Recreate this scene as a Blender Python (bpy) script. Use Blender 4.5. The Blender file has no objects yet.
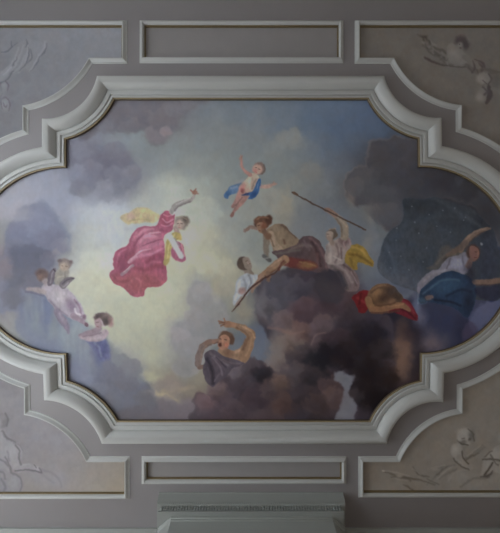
import bpy, bmesh, math, random
import numpy as np
C = bpy.context.scene.collection
S = 0.012          # metres per photo pixel on the ceiling plane
H = 4.2            # ceiling height
CAM = 1.4          # camera height
CX, CY = 250.0, 266.5
def wx(px): return (px-CX)*S
def wy(py): return (py-CY)*S
def wz(h): return H-h*S
GROUND = (.355, .372, .385, 1)
SUNNY = 19.0
EXPO = 0.0
CALIB = False
# ---------------------------------------------------------------- painter: lays pigment on a fine grid of canvas points
import numpy as np
class Canvas:
    def __init__(s, x0, y0, x1, y1, step, seed=3):
        s.x0, s.y0, s.step = x0, y0, step
        s.nx = int(round((x1-x0)/step)); s.ny = int(round((y1-y0)/step))
        xs = x0+(np.arange(s.nx)+.5)*step; ys = y0+(np.arange(s.ny)+.5)*step
        s.X, s.Y = np.meshgrid(xs, ys)
        s.C = np.zeros((s.ny, s.nx, 3)); s.R = np.zeros((s.ny, s.nx), int)
        s.rng = np.random.RandomState(seed)
        s.n1 = s.fbm(22, 4); s.n2 = s.fbm(22, 4); s.n3 = s.fbm(9, 3); s.n4 = s.fbm(9, 3); s.n5 = s.fbm(3, 2)
        s.last = None
    def noise(s, cell, stretch=(1, 1)):
        cx, cy = cell*stretch[0], cell*stretch[1]
        gw = int((s.nx*s.step)/cx)+3; gh = int((s.ny*s.step)/cy)+3
        g = s.rng.uniform(-1, 1, (gh, gw))
        u = (s.X-s.x0)/cx; v = (s.Y-s.y0)/cy
        i = u.astype(int); j = v.astype(int); fu = u-i; fv = v-j
        fu = fu*fu*(3-2*fu); fv = fv*fv*(3-2*fv)
        return (g[j, i]*(1-fu)+g[j, i+1]*fu)*(1-fv)+(g[j+1, i]*(1-fu)+g[j+1, i+1]*fu)*fv
    def fbm(s, cell, octs, stretch=(1, 1)):
        r = 0; a = 1; t = 0
        for k in range(octs):
            r = r+a*s.noise(cell/2**k, stretch); t += a; a *= .55
        return r/t*1.4
    def base(s, samples, sigma):
        p = np.array([q[:2] for q in samples], float); c = np.array([q[2:5] for q in samples], float)
        x = s.X+s.n1*6; y = s.Y+s.n2*6
        num = np.zeros_like(s.C); den = np.full(s.X.shape, 1e-12)
        for (px, py), col in zip(p, c):
            d2 = (x-px)**2+((y-py)*1.15)**2
            w = np.exp(-d2/(2*sigma**2))+1e-5/(1+d2/400)**2
            num += w[..., None]*col; den += w
        s.C = num/den[..., None]
    def box(s, pts, m):
        pts = np.asarray(pts, float)
        a = int(max(0, (pts[:, 0].min()-m-s.x0)/s.step)); b = int(min(s.nx, (pts[:, 0].max()+m-s.x0)/s.step+1))
        c = int(max(0, (pts[:, 1].min()-m-s.y0)/s.step)); d = int(min(s.ny, (pts[:, 1].max()+m-s.y0)/s.step+1))
        if b <= a or d <= c: return None
        return (slice(c, d), slice(a, b))
    @staticmethod
    def smooth(pts, closed=True, n=5):
        p = np.asarray(pts, float); N = len(p); out = []
        rng = range(N if closed else N-1)
        for i in rng:
            if closed: a, b, c, d = p[i-1], p[i], p[(i+1) % N], p[(i+2) % N]
            else: a, b, c, d = p[max(i-1, 0)], p[i], p[i+1], p[min(i+2, N-1)]
            for k in range(n):
                t = k/n
                out.append(.5*((2*b)+(c-a)*t+(2*a-5*b+4*c-d)*t*t+(3*b-a-3*c+d)*t**3))
        if not closed: out.append(p[-1])
        return np.array(out)
    def put(s, bx, m, col, alpha, region, var=0):
        m = np.clip(m, 0, 1)
        col = np.asarray(col, float)
        if var: col = col*(1+var*(s.n5[bx]*.5+s.n3[bx]*.5))[..., None]
        a = (m*alpha)[..., None]
        s.C[bx] = s.C[bx]*(1-a)+col*a
        if region is not None: s.R[bx] = np.where(m > .5, region, s.R[bx])
    def poly(s, pts, col, f=.8, warp=0., alpha=1., region=None, sm=True, clip=None, var=0., keep=True):
        q = s.smooth(pts) if sm else np.asarray(pts, float)
        bx = s.box(q, f*2+warp*1.5+1)
        if bx is None: return
        x = s.X[bx]; y = s.Y[bx]
        if warp:
            n1, n2 = (s.n1, s.n2) if warp > 3 else (s.n3, s.n4)
            x = x+n1[bx]*warp; y = y+n2[bx]*warp
        d = np.full(x.shape, 1e9); ins = np.zeros(x.shape, bool)
        for i in range(len(q)):
            ax, ay = q[i-1]; bx_, by = q[i]; ex, ey = bx_-ax, by-ay
            L = ex*ex+ey*ey+1e-12
            t = np.clip(((x-ax)*ex+(y-ay)*ey)/L, 0, 1)
            d = np.minimum(d, (x-ax-t*ex)**2+(y-ay-t*ey)**2)
            if ay != by: ins ^= ((ay > y) != (by > y)) & (x < (bx_-ax)*(y-ay)/(by-ay)+ax)
        d = np.sqrt(d); sd = np.where(ins, d, -d)
        m = np.clip(sd/(2*f)+.5, 0, 1); m = m*m*(3-2*m)
        if clip: m = m*s.clipmask(bx)
        if keep and not clip: s.last = (bx, m)
        s.put(bx, m, col, alpha, region, var)
    def clipmask(s, bx):
        full = np.zeros(s.X.shape)
        full[s.last[0]] = s.last[1]
        return full[bx]
    def stroke(s, pts, w, col, f=.5, alpha=1., region=None, clip=None, sm=True, var=0., keep=False):
        # pts: (x, y) and w: one width or one per point (full width)
        p = np.asarray(pts, float)
        ws = np.full(len(p), float(w)) if np.isscalar(w) else np.asarray(w, float)
        if len(ws) != len(p): ws = np.interp(np.linspace(0, 1, len(p)), np.linspace(0, 1, len(ws)), ws)
        if sm and len(p) > 2:
            z = s.smooth(np.column_stack([p, ws]), closed=False, n=4); p, ws = z[:, :2], np.maximum(z[:, 2], .1)
        bx = s.box(p, ws.max()+f*2)
        if bx is None: return
        x = s.X[bx]; y = s.Y[bx]; sd = np.full(x.shape, -1e9)
        for i in range(len(p)-1):
            ax, ay = p[i]; ex, ey = p[i+1]-p[i]; L = ex*ex+ey*ey+1e-12
            t = np.clip(((x-ax)*ex+(y-ay)*ey)/L, 0, 1)
            d = np.hypot(x-ax-t*ex, y-ay-t*ey)
            sd = np.maximum(sd, (ws[i]*(1-t)+ws[i+1]*t)/2-d)
        m = np.clip(sd/(2*f)+.5, 0, 1)
        if clip: m = m*s.clipmask(bx)
        if keep: s.last = (bx, m)
        s.put(bx, m, col, alpha, region, var)
    def blob(s, x, y, rx, ry, col, ang=0, f=.3, alpha=1., region=None, clip=None, warp=0., var=0., keep=False):
        # f: share of the radius that fades
        r = max(rx, ry); bx = s.box([(x, y)], r*(1+f)+warp*1.5+1)
        if bx is None: return
        X = s.X[bx]-x; Y = s.Y[bx]-y
        if warp:
            X = X+s.n3[bx]*warp; Y = Y+s.n4[bx]*warp
        c, n = np.cos(np.radians(ang)), np.sin(np.radians(ang))
        q = np.hypot((X*c+Y*n)/rx, (-X*n+Y*c)/ry)
        m = np.clip((1-q)/(2*f)+.5, 0, 1); m = m*m*(3-2*m)
        if clip: m = m*s.clipmask(bx)
        if keep: s.last = (bx, m)
        s.put(bx, m, col, alpha, region, var)
    def puff(s, x, y, r, col, k=.16, alpha=.75, squash=.85, warp=None):
        # one billow: a paler rim towards the light (left), the body, a deeper hollow behind
        c = np.array(col, float); w = r*.42 if warp is None else warp; a = s.rng.uniform(-25, 25)
        rim = c*(1+k)+np.array([2, 1, -1])
        s.blob(x-.05*r, y-.06*r, r, r*squash, rim, ang=a, f=.22, alpha=alpha, warp=w)
        s.blob(x+.14*r, y+.12*r, r*.9, r*squash*.88, c, ang=a, f=.75, alpha=alpha, warp=w)
        s.blob(x+.34*r, y+.4*r, r*.62, r*squash*.5, c*(1-k), ang=a, f=.95, alpha=alpha*.8, warp=w)
        if r > 7:
            for q in range(int(r*.7)):
                t = s.rng.uniform(0, 6.28); d = s.rng.uniform(.2, .85)*r; rr = s.rng.uniform(.14, .34)*r
                kk = s.rng.uniform(-.5, .7)*k-(np.cos(t-.6))*k*.35
                s.blob(x+np.cos(t)*d, y+np.sin(t)*d*squash, rr*1.3, rr, c*(1+kk), ang=s.rng.uniform(-40, 40), f=.7, alpha=alpha*.5, warp=rr*.8)
    def finish(s, amp=.3, mute=.86, tex=.05):
        # the brush wanders a little, pigments are greyed in the figures, and the weave shows
        d1 = s.fbm(3.2, 2); d2 = s.fbm(3.2, 2)
        i = np.clip(np.arange(s.ny)[:, None]+d1*amp*2/s.step, 0, s.ny-1.001); j = np.clip(np.arange(s.nx)[None, :]+d2*amp*2/s.step, 0, s.nx-1.001)
        i0 = i.astype(int); j0 = j.astype(int); fi = (i-i0)[..., None]; fj = (j-j0)[..., None]; c = s.C
        s.C = (c[i0, j0]*(1-fj)+c[i0, j0+1]*fj)*(1-fi)+(c[i0+1, j0]*(1-fj)+c[i0+1, j0+1]*fj)*fi
        s.R = s.R[np.rint(i).astype(int), np.rint(j).astype(int)]
        fig = (s.R > 0)[..., None]
        g = s.C.mean(-1, keepdims=True); s.C = np.where(fig, g+(s.C-g)*mute, s.C)
        m1 = s.fbm(2.2, 2, (1, 1.6)); m2 = s.fbm(6, 3)
        s.C *= np.where(fig, 1+tex*m1[..., None]+tex*m2[..., None], 1+.012*m1[..., None]+.02*m2[..., None])
        s.C += (s.n4*1.5)[..., None]*np.array([1, 0, -1.])
def hands(K, x, y, ang, size, col, region, n=4):
    a0 = np.radians(ang)
    K.blob(x, y, size*.55, size*.42, col, ang=ang, region=region)
    for k in range(n):
        a = a0+(k-(n-1)/2)*.28
        K.stroke([(x, y), (x+np.cos(a)*size*(1.15-.1*abs(k-1)), y+np.sin(a)*size*(1.15-.1*abs(k-1)))], [size*.3, size*.18], col, f=.35, region=region)
def figures(K):
    P, B, T = K.poly, K.blob, K.stroke
    # ============ 2: woman in the rose gown (3 her gown, 4 her yellow scarf and sash)
    R = 4
    P([(119, 217.5), (124, 213.5), (129, 212), (135, 207.7), (145, 207.2), (152, 211), (159, 215), (158, 219), (152, 222.5), (145, 221.5), (137, 223.5), (131, 223), (126.6, 224)], (184, 168, 130), region=R, f=.9)
    B(130, 216, 4, 4, (188, 160, 142), clip=1, f=.8); B(146, 211, 9, 2, (200, 186, 134), ang=12, clip=1, f=.9, alpha=.7); T([(128, 221), (138, 219), (150, 220)], [1, 2, 1], (168, 156, 112), clip=1, f=.8)
    T([(140, 226), (132, 228), (124, 229)], [4, 5, 2], (165, 170, 178), f=1.8, alpha=.5)
    R = 3
    P([(158, 221), (160, 215), (164.4, 211), (169, 210.5), (174, 212.5), (174, 219), (173, 225), (171, 230.5), (163.5, 236), (164, 247), (164.4, 256), (165.4, 266), (166.3, 276), (165.6, 281), (160, 286), (152, 287), (146.5, 287.5), (144, 291), (142.8, 296), (136, 297), (130, 295.5), (125, 290), (121, 286.5), (116, 285), (112, 282), (108.5, 276), (109.5, 272), (113.5, 269), (112, 264), (112.8, 257), (116, 250.5), (121, 247.5), (126.6, 245), (129.5, 238), (133, 231.5), (138, 227.5), (144, 225.8), (150, 226), (155, 225.5)], (160, 82, 106), region=R, f=.6)
    B(138, 283, 30, 12, (158, 82, 92), clip=1, f=.6, ang=6); B(120, 260, 8, 12, (152, 74, 100), clip=1, f=.8)
    B(148, 240, 13, 9, (178, 108, 132), clip=1, f=.9, ang=-10); B(137, 252, 7, 5, (172, 104, 126), clip=1, f=.9, ang=-30); B(124, 264, 5, 9, (134, 66, 90), clip=1, f=.9); B(160, 262, 7, 8, (142, 70, 92), clip=1, f=.9); T([(136, 236), (144, 229.5), (153, 229)], [1.5, 3, 1.5], (188, 124, 146), clip=1, f=1); T([(141, 240), (150, 233), (160, 232)], [.6, 1.6, .6], (206, 156, 172), clip=1, f=.7); T([(142, 246), (152, 241.5), (162, 239)], [.6, 1.4, .6], (140, 70, 94), clip=1, f=.8); T([(132, 258), (140, 251), (150, 249)], [.6, 1.6, .6], (204, 158, 174), clip=1, f=.7); T([(133, 247), (138, 238), (143, 234)], [.6, 1.6, .6], (138, 68, 92), clip=1, f=.8); T([(138, 243), (146, 236), (156, 236.5)], [1.5, 4, 2], (190, 126, 148), clip=1, f=1.2)
    T([(139, 249), (150, 246), (160, 243)], [2, 3.5, 2], (176, 108, 134), clip=1, f=1.2); T([(130, 262), (138, 256), (150, 254), (162, 248)], [1.5, 3, 3, 1.5], (178, 112, 138), clip=1, f=1)
    T([(127, 262), (132, 252), (134, 243)], [4, 5, 2], (138, 66, 88), clip=1, f=1.6, alpha=.8); T([(146, 262), (154, 257), (163, 254)], [3, 4, 3], (136, 62, 84), clip=1, f=1.2, alpha=.8)
    T([(134, 268), (146, 270), (156, 266), (164, 268)], [3, 4, 4, 3], (140, 66, 82), clip=1, f=1.4, alpha=.8); T([(136, 232), (132, 240)], 2, (178, 110, 132), clip=1, f=1)
    T([(112, 276), (118, 282), (128, 281), (134, 290)], [1, 2, 2, 2], (136, 68, 78), clip=1, f=1, alpha=.7); T([(146, 276), (150, 283), (158, 282)], [2, 2, 2], (142, 72, 80), clip=1, f=1, alpha=.6)
    T([(128, 284), (134, 278), (140, 282), (138, 292)], [2, 2, 2, 1], (172, 98, 106), clip=1, f=1, alpha=.7); T([(116, 262), (119, 253), (125, 249)], [1, 2, 1], (172, 98, 122), clip=1, f=1)
    T([(117, 266), (121, 256)], 1.5, (132, 62, 84), clip=1, f=1); T([(150, 262), (160, 262)], 2, (166, 92, 112), clip=1, f=1.2)
    B(167, 220, 6, 6, (160, 78, 100), clip=1, f=.6); T([(162, 219), (167, 222), (172, 219)], 1, (196, 140, 160), clip=1, f=.7); T([(163, 214), (168, 216), (172, 214)], 1, (190, 120, 140), clip=1, f=.7)
    T([(161, 225), (166, 226), (172, 223)], 1.2, (186, 120, 142), clip=1, f=.8); T([(160, 230), (166, 231)], 2, (134, 62, 84), clip=1, f=1.4, alpha=.7)
    P([(172, 240), (180.6, 243), (183, 246), (184, 254), (185.2, 259), (183, 261.5), (180, 262), (174, 259.5), (170.5, 255), (171, 247)], (150, 80, 104), region=R)
    T([(181, 244), (183.6, 256)], 1.2, (180, 120, 134), clip=1, f=.6)
    T([(128, 262), (131, 259), (136, 256)], [3, 3, 2], (186, 140, 158), f=.8, region=R)
    R = 2
    T([(121, 274.5), (125, 272), (129, 268), (132, 265.5)], [3.4, 3.2, 2.6, 3], (150, 120, 130), region=29); T([(123, 272), (130, 266)], .9, (176, 152, 160), f=.5)
    T([(172, 211), (175, 207)], [7, 5], (196, 188, 190), region=R, f=.7)
    T([(171, 211), (176, 204.6), (184, 201.6), (191, 199.2), (193.8, 195)], [5.4, 5, 4.6, 3.2, 2.4], (142, 137, 133), region=R); T([(174, 210), (179, 205.6), (190, 201)], 1.2, (112, 104, 104), f=.7)
    T([(176, 204), (183, 201), (190, 197.5)], 1, (178, 174, 172), f=.6, alpha=.7)
    B(194.4, 192, 2.8, 2.4, (136, 98, 84), region=R); T([(195, 192.6), (198, 193.4)], 1.3, (132, 104, 92), region=R); T([(192.6, 192), (190.4, 189.6)], 1.5, (138, 98, 84), region=R); T([(194, 190.6), (195.4, 188.4)], 1.3, (128, 88, 76), region=R)
    T([(175, 228), (177, 233)], 5, (158, 134, 126), region=R)
    B(181.4, 222.3, 6.8, 6.8, (116, 104, 95), region=R, f=.3, warp=1.4); B(184, 219.6, 3, 3, (90, 78, 72), f=.8, warp=1); B(179.4, 224.4, 4.4, 5, (164, 144, 134), f=.5, ang=-20, keep=True)
    T([(176.6, 223.6), (178.4, 223.2)], .7, (96, 70, 66), f=.35); T([(180.4, 223.2), (182.2, 223.6)], .7, (96, 70, 66), f=.35); T([(179.2, 224), (179, 226)], .6, (150, 116, 106), f=.35); T([(178.2, 227.2), (180, 227.4)], .7, (150, 90, 86), f=.35)
    T([(176, 217.5), (181, 216.4), (186, 219)], 1.2, (136, 122, 108), f=.6, alpha=.8)
    R = 4
    P([(171, 233.5), (176, 232), (180, 234), (181, 240), (176, 240), (173.5, 245), (170.6, 250), (170, 256), (167.8, 263), (164.4, 266), (163, 262), (164.5, 250), (166, 241)], (166, 148, 88), region=R)
    T([(174, 234), (169, 243), (167, 258)], 1.4, (188, 172, 112), clip=1, f=.8); T([(178, 238), (172, 241)], 1, (140, 120, 66), clip=1, f=.6)
    R = 2
    T([(169, 236), (173, 243), (177, 250), (180.5, 256)], [6, 6, 5, 5.5], (172, 172, 174), region=R, f=.7); T([(171, 239), (176, 250)], 1.4, (194, 192, 192), f=.7); T([(174, 238), (179, 246)], 1, (130, 128, 130), f=.7)
    # ============ 5: flying child (6 its blue drape)
    R = 6
    P([(224, 197), (224.4, 193), (227, 190), (230, 186), (236, 183.5), (243, 182), (243, 188), (238, 192), (234, 193.5), (229, 195), (227.5, 198.5)], (78, 104, 138), region=R, f=.6)
    B(227.5, 194, 4, 4, (52, 88, 134), clip=1, f=.7); T([(231, 188), (237, 186)], 1.5, (108, 126, 146), clip=1, f=1); T([(236, 182.5), (243, 180.5)], [2, 3], (132, 132, 138), f=1.4, alpha=.7)
    R = 5
    T([(243, 190), (240, 195), (237.5, 199), (233.6, 205.4)], [9, 7, 5, 3.4], (150, 112, 104), region=R); B(233.2, 205.6, 2.4, 1.5, (134, 96, 88), ang=-50, region=R)
    T([(245.5, 193), (243, 199.5), (238, 205.5), (233.4, 211.5)], [8, 6, 4.6, 3], (142, 104, 96), region=R); B(232.2, 214.2, 1.8, 3, (124, 86, 78), ang=20, region=R)
    T([(242, 197), (236, 205)], 1, (104, 72, 70), f=.6, alpha=.8)
    P([(250, 173), (255.5, 173), (259.4, 177), (258, 184), (254, 191), (247, 194), (241, 192), (239, 187), (242, 182.5), (246.5, 178)], (160, 140, 124), region=R)
    B(243, 189, 4.5, 5, (168, 114, 108), f=.8, clip=1); T([(251, 176), (248, 184), (245, 190)], 2, (176, 156, 138), clip=1, f=1.5); T([(256, 179), (252, 188)], 1.5, (124, 100, 86), clip=1, f=1)
    B(242.4, 190.5, 2, 3, (128, 70, 70), f=.8, clip=1, ang=20)
    T([(241.6, 160), (241.4, 164), (243, 168), (246, 171.4), (250, 174)], [2.4, 2.6, 3, 3.4, 4], (150, 108, 100), region=R); B(241, 157.4, 1.7, 2.2, (150, 112, 100), region=R); T([(241, 157), (240.6, 154.4)], 1, (150, 112, 100), region=R); T([(241.6, 157), (242.6, 155)], .9, (140, 102, 92), region=R)
    T([(258, 182.5), (262, 186), (267, 186), (271.5, 185)], [4, 4, 4, 3], (150, 122, 110), region=R); B(274, 183.6, 2.6, 1.5, (148, 118, 106), ang=-25, region=R); T([(274, 183.4), (277, 183)], 1, (140, 110, 98), region=R); T([(273, 183), (274, 181)], .8, (140, 110, 98), region=R)
    B(259.2, 167.4, 6.2, 6.2, (112, 90, 82), region=R, f=.15, warp=.8); B(257.3, 168.6, 4.7, 4.9, (168, 128, 114), f=.3, ang=-20); B(256, 170, 2, 1.6, (176, 108, 98), f=.8)
    T([(255, 167), (256.8, 167)], .6, (84, 58, 54), f=.35); T([(258.6, 168.2), (260.2, 168.8)], .6, (84, 58, 54), f=.35); T([(255.6, 171.4), (257, 172)], .6, (130, 70, 66), f=.35)
    T([(264, 164), (265, 169), (262, 173)], 1.4, (78, 68, 64), f=.7, alpha=.8, region=R)
    R = 6
    P([(258.4, 179), (260.6, 178), (261.4, 182), (260, 187), (258, 193), (255.6, 196.4), (251, 198.6), (248, 198), (250, 195), (245, 195), (241.4, 194.6), (247, 192.4), (252, 190.5), (255, 186), (256.8, 182)], (46, 80, 126), region=R, f=.5)
    B(254, 194, 3.6, 2.4, (34, 62, 108), clip=1, f=.8, ang=-40); T([(259.4, 181), (257, 188)], 1, (84, 110, 140), clip=1, f=.6); T([(242, 194.6), (248, 193)], 1.4, (44, 50, 84), clip=1, f=.7)
    # ============ 7: pair of putti at left (8 wings, 9 back child)
    R = 9
    P([(55, 272), (60, 268), (66, 268), (68, 274), (66, 280), (64, 288), (56, 288), (53, 280)], (146, 140, 132), region=R, f=.9, warp=.8)
    B(63.8, 263.4, 7.4, 5.2, (128, 114, 112), region=R, f=.2, warp=1.6); B(63, 266.6, 4.6, 4.6, (164, 146, 130), f=.4); B(58.6, 260.6, 2, 1.6, (98, 84, 86), f=.8); B(70, 262, 1.8, 1.8, (104, 90, 92), f=.8)
    T([(60.6, 266), (62, 266)], .6, (110, 86, 80), f=.35); T([(64.6, 266), (66, 266.4)], .6, (110, 86, 80), f=.35)
    T([(57, 277), (63, 276)], 1, (172, 164, 150), f=.8); T([(64, 272), (64, 284)], 1.2, (112, 106, 104), f=.8, alpha=.7)
    R = 7
    P([(40, 290), (42, 285), (47, 283), (54, 285), (61, 286), (68, 291), (74, 297), (79, 304), (82, 311), (84, 318), (82, 322), (76, 321), (68, 318), (62, 314), (56, 311), (51, 306), (46, 299)], (170, 160, 174), region=R, f=.8, warp=.5)
    B(58, 297, 7, 6, (190, 182, 190), clip=1, f=.9, ang=35); B(70, 306, 4, 7, (140, 118, 142), clip=1, f=.9, ang=-30); T([(48, 300), (56, 309), (66, 316)], 2, (126, 112, 134), clip=1, f=1, alpha=.8)
    T([(73, 300), (78, 307), (80, 316)], 1.6, (132, 104, 126), clip=1, f=1); T([(74, 309), (75, 313), (79, 315)], 2, (205, 196, 205), clip=1, f=.7)
    T([(72, 316), (80, 321), (84.5, 325)], [6, 4.5, 2.5], (156, 134, 150), region=R); B(85.2, 325, 2, 2.4, (120, 88, 104), region=R, ang=-40); B(83, 317.5, 2, 2.6, (128, 100, 120), region=R, f=.6)
    T([(56, 312), (60, 319), (65, 326), (67, 333)], [7, 8, 6, 2.5], (134, 122, 144), f=.9, region=R); T([(58, 314), (64, 324)], 2, (156, 144, 162), f=1.2)
    T([(26, 289), (34, 290), (42, 292)], [3, 5, 6], (160, 146, 150), f=1, region=R); T([(24, 292), (34, 293.6), (42, 296)], 1.2, (92, 88, 112), f=1, alpha=.8)
    B(41, 275.4, 6.2, 6.6, (104, 80, 78), region=R, f=.35, warp=1.4); B(44, 281.5, 3, 3.5, (160, 146, 150), region=R, f=.5); B(39, 276.6, 3, 3.6, (140, 108, 96), f=.8, alpha=.7); B(38, 272.5, 3, 2, (86, 64, 64), f=.8, alpha=.6)
    R = 8
    P([(46.6, 286), (46, 280), (47, 274.6), (50, 270), (53.6, 267.6), (54.8, 269), (54, 273), (53, 279), (50.6, 285)], (96, 86, 100), region=R, f=.5)
    T([(49, 283), (50.5, 275), (53.5, 269)], 1.2, (134, 124, 136), clip=1, f=.7); T([(52.4, 269), (54, 271)], 1.4, (54, 46, 58), clip=1, f=.6)
    P([(58, 285.5), (60, 281), (64, 278), (69, 277), (73.4, 278), (71, 281), (67.5, 284.6), (64.4, 288), (61, 289)], (112, 102, 110), region=R, f=.5)
    T([(61, 284), (66, 280), (72, 278.6)], 1.1, (74, 64, 76), clip=1, f=.6); T([(62, 287), (67, 283)], 1.1, (150, 142, 148), clip=1, f=.7)
    # ============ 10: third putto with violet drape (11)
    R = 11
    P([(84, 341), (92, 338), (104, 340), (107.5, 344), (108.6, 352), (108, 360), (101, 361), (95, 354), (90, 347)], (94, 99, 140), region=R, f=1.6, warp=1)
    B(102, 350, 4, 7, (80, 84, 130), clip=1, f=.9); T([(92, 342), (98, 348), (100, 357)], 1.8, (112, 118, 152), clip=1, f=1)
    R = 10
    T([(79, 336), (86, 334), (92, 332.6), (98, 329.6)], [3, 5, 6, 6], (148, 128, 140), region=R, f=.8); T([(80, 338), (90, 339), (99, 337.6), (104, 333.5)], [3, 6, 8, 7], (170, 152, 162), region=R, f=.8)
    T([(82, 337), (92, 335.6), (100, 333)], 1, (122, 98, 112), f=.8, alpha=.8); T([(88, 340), (100, 338)], 1.6, (186, 172, 178), f=1.2, alpha=.7)
    B(103, 319.4, 8.2, 6.6, (116, 98, 96), region=R, f=.25, warp=1.8); P([(94, 321), (98, 318.5), (101.5, 321), (101, 327), (97.5, 330.5), (94.5, 327.5)], (166, 140, 146), region=R, f=.8)
    B(105, 321.4, 3.6, 3, (66, 58, 60), f=.9, alpha=.9, warp=1); B(109.6, 323, 2.4, 4, (150, 112, 112), f=.9, alpha=.8, warp=1); B(97, 316.6, 4, 2, (82, 68, 74), f=.8, ang=-20)
    T([(95.6, 322.6), (97.2, 322.6)], .7, (96, 70, 78), f=.4); T([(95.8, 327), (97.4, 327.4)], .7, (130, 84, 92), f=.4); T([(100, 321), (103, 327)], 1.2, (186, 170, 178), f=.7)
    # ============ 12: white-shirted person behind the archer (13 shirt)
    R = 12
    T([(241, 291), (238, 296), (238, 304)], [7, 7, 5], (126, 112, 106), f=1.2)
    T([(246, 268), (250, 275)], [7, 8], (120, 108, 98), region=R)
    B(243.4, 263.6, 6.4, 7, (80, 66, 58), region=R, f=.15, ang=-20); P([(243, 258), (247, 257), (250, 260.5), (252, 266), (250.5, 270), (246.4, 269), (243, 264)], (126, 110, 98), region=R, f=.6)
    T([(245.6, 261), (247.4, 260)], .6, (72, 52, 46), f=.35); T([(248.6, 264.4), (250, 263.6)], .6, (72, 52, 46), f=.35); B(247.6, 263, .8, 1.6, (150, 128, 114), f=.7, ang=-35)
    R = 13
    P([(238, 279), (242, 275.5), (247.6, 273), (252, 275), (257, 274.4), (259.4, 279), (257, 285), (251, 290), (246.5, 296), (241.5, 296), (237, 302), (233.6, 306), (232.6, 300), (235, 290), (235.6, 284)], (144, 148, 154), region=R, f=.8)
    T([(249, 275), (251, 282), (248.6, 289)], 1.4, (108, 112, 120), clip=1, f=.8); T([(240, 280), (238, 290), (235, 300)], 1.8, (166, 170, 174), clip=1, f=1); T([(254, 277), (254, 284)], 1.2, (164, 166, 168), clip=1, f=.8)
    T([(244, 280), (246, 286), (244, 292)], 2, (122, 126, 134), clip=1, f=1)
    B(242, 291, 4, 3.6, (132, 106, 102), region=32, f=.5)
    # ============ 14: archer (15 drapery, 16 bow)
    R = 14
    T([(267, 236), (266.4, 246), (266.6, 256)], [8, 6, 5], (112, 100, 88), region=R, f=.8)
    T([(264, 256), (270, 260)], 4, (88, 86, 84), region=15, f=.8); T([(264, 259), (270, 257)], 1, (130, 128, 122), f=.6)
    P([(267, 230), (270, 226.6), (276, 223.6), (282, 223.6), (287, 226.6), (290, 231), (297, 237), (304, 243), (303, 251), (292, 256), (284, 257), (277, 256), (273, 250), (272, 242), (268, 236)], (118, 99, 80), region=R, f=.6)
    T([(274, 228), (280, 236), (286, 246), (296, 248)], 5, (132, 112, 90), clip=1, f=2.4, alpha=.7); T([(282, 224.6), (288, 229), (296, 237)], 2, (88, 70, 58), clip=1, f=1); T([(271, 230), (274, 240)], 2, (98, 80, 66), clip=1, f=1.2)
    T([(284, 240), (285, 243)], 1.6, (96, 66, 52), clip=1, f=1)
    T([(271, 234), (274, 242), (279, 249), (283, 252)], [7, 7, 7, 5], (142, 122, 102), region=R, f=.8); T([(269.6, 236), (274, 246)], 1.1, (100, 80, 66), f=.7)
    B(262, 222.2, 8.2, 6.8, (92, 62, 48), region=R, f=.15, warp=.8, ang=-10); B(269, 219.5, 3.6, 5, (74, 48, 38), region=R, f=.3); P([(256.6, 224), (261, 222), (265, 225), (265, 230), (262, 233), (258, 230.4)], (138, 104, 82), region=R, f=.6)
    B(264, 226, 2.8, 4, (110, 66, 48), f=.7); T([(257, 219), (262, 216.6), (268, 217.6)], 1.2, (122, 86, 64), f=.7); T([(258, 225), (260, 224.6)], .7, (72, 46, 38), f=.35); T([(259.4, 230.4), (261, 231)], .7, (96, 52, 44), f=.35)
    T([(264, 231), (268, 236)], [5, 7], (104, 76, 60), region=R, f=.8)
    T([(256, 228.4), (251, 226.6), (247.6, 228.4)], [3.4, 3.4, 2.6], (128, 104, 92), region=R); hands(K, 247.6, 229, 160, 4, (120, 96, 86), R)
    R = 15
    P([(276, 256), (272, 252), (280, 250), (288, 248), (297, 244), (300, 239), (305, 236), (312, 236), (319, 240), (324, 248), (327.6, 256), (329.4, 264), (328.4, 271.6), (320, 273), (312, 271), (303, 268), (296, 266), (288, 266), (283, 262)], (80, 62, 64), region=R, f=.6)
    T([(290, 250), (302, 245), (312, 246)], 3, (102, 88, 84), clip=1, f=1.6); T([(276, 254), (288, 252), (300, 250)], 2, (96, 88, 84), clip=1, f=1.2); T([(310, 238), (319, 246), (325, 258), (327, 268)], 2, (104, 78, 80), clip=1, f=1)
    T([(312, 242), (318, 252), (321, 266)], 2, (62, 44, 48), clip=1, f=1.2); T([(304, 240), (310, 250)], 1.6, (98, 80, 82), clip=1, f=1); T([(318, 254), (318, 268)], 1.6, (96, 66, 66), clip=1, f=1.4)
    P([(283, 257.6), (288, 257), (297, 258), (307, 260), (315, 262), (318, 267), (310, 270.5), (300, 269), (291, 267.4), (284, 265)], (100, 48, 44), region=R, f=1.6, keep=True)
    B(308, 265.6, 8, 3, (120, 84, 52), f=.9, clip=1); T([(300, 262), (310, 264), (316, 266)], 1.2, (134, 98, 62), clip=1, f=.9); T([(286, 259), (287, 265)], 2.6, (112, 62, 60), clip=1, f=.9)
    R = 14
    T([(285, 259.6), (278, 264), (270, 270), (264, 274), (260, 277)], [9, 8.6, 7, 5.6, 4.6], (136, 104, 80), region=R); T([(286, 262), (276, 269.6), (266, 276)], 1.6, (92, 60, 46), f=.8, alpha=.8); T([(281, 259), (270, 267)], 1.6, (158, 128, 102), f=1, alpha=.8)
    T([(284, 261), (281, 264), (279, 270)], 1.6, (88, 48, 42), f=.8)
    T([(262, 276), (258, 282), (254, 287), (252, 292)], [4, 4.6, 3.6, 2], (136, 106, 88), region=R, f=.7)
    T([(268, 273), (269, 277)], [4, 5], (120, 92, 74), region=R); hands(K, 269, 277.4, 105, 4.2, (112, 84, 68), R)
    R = 16
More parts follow.
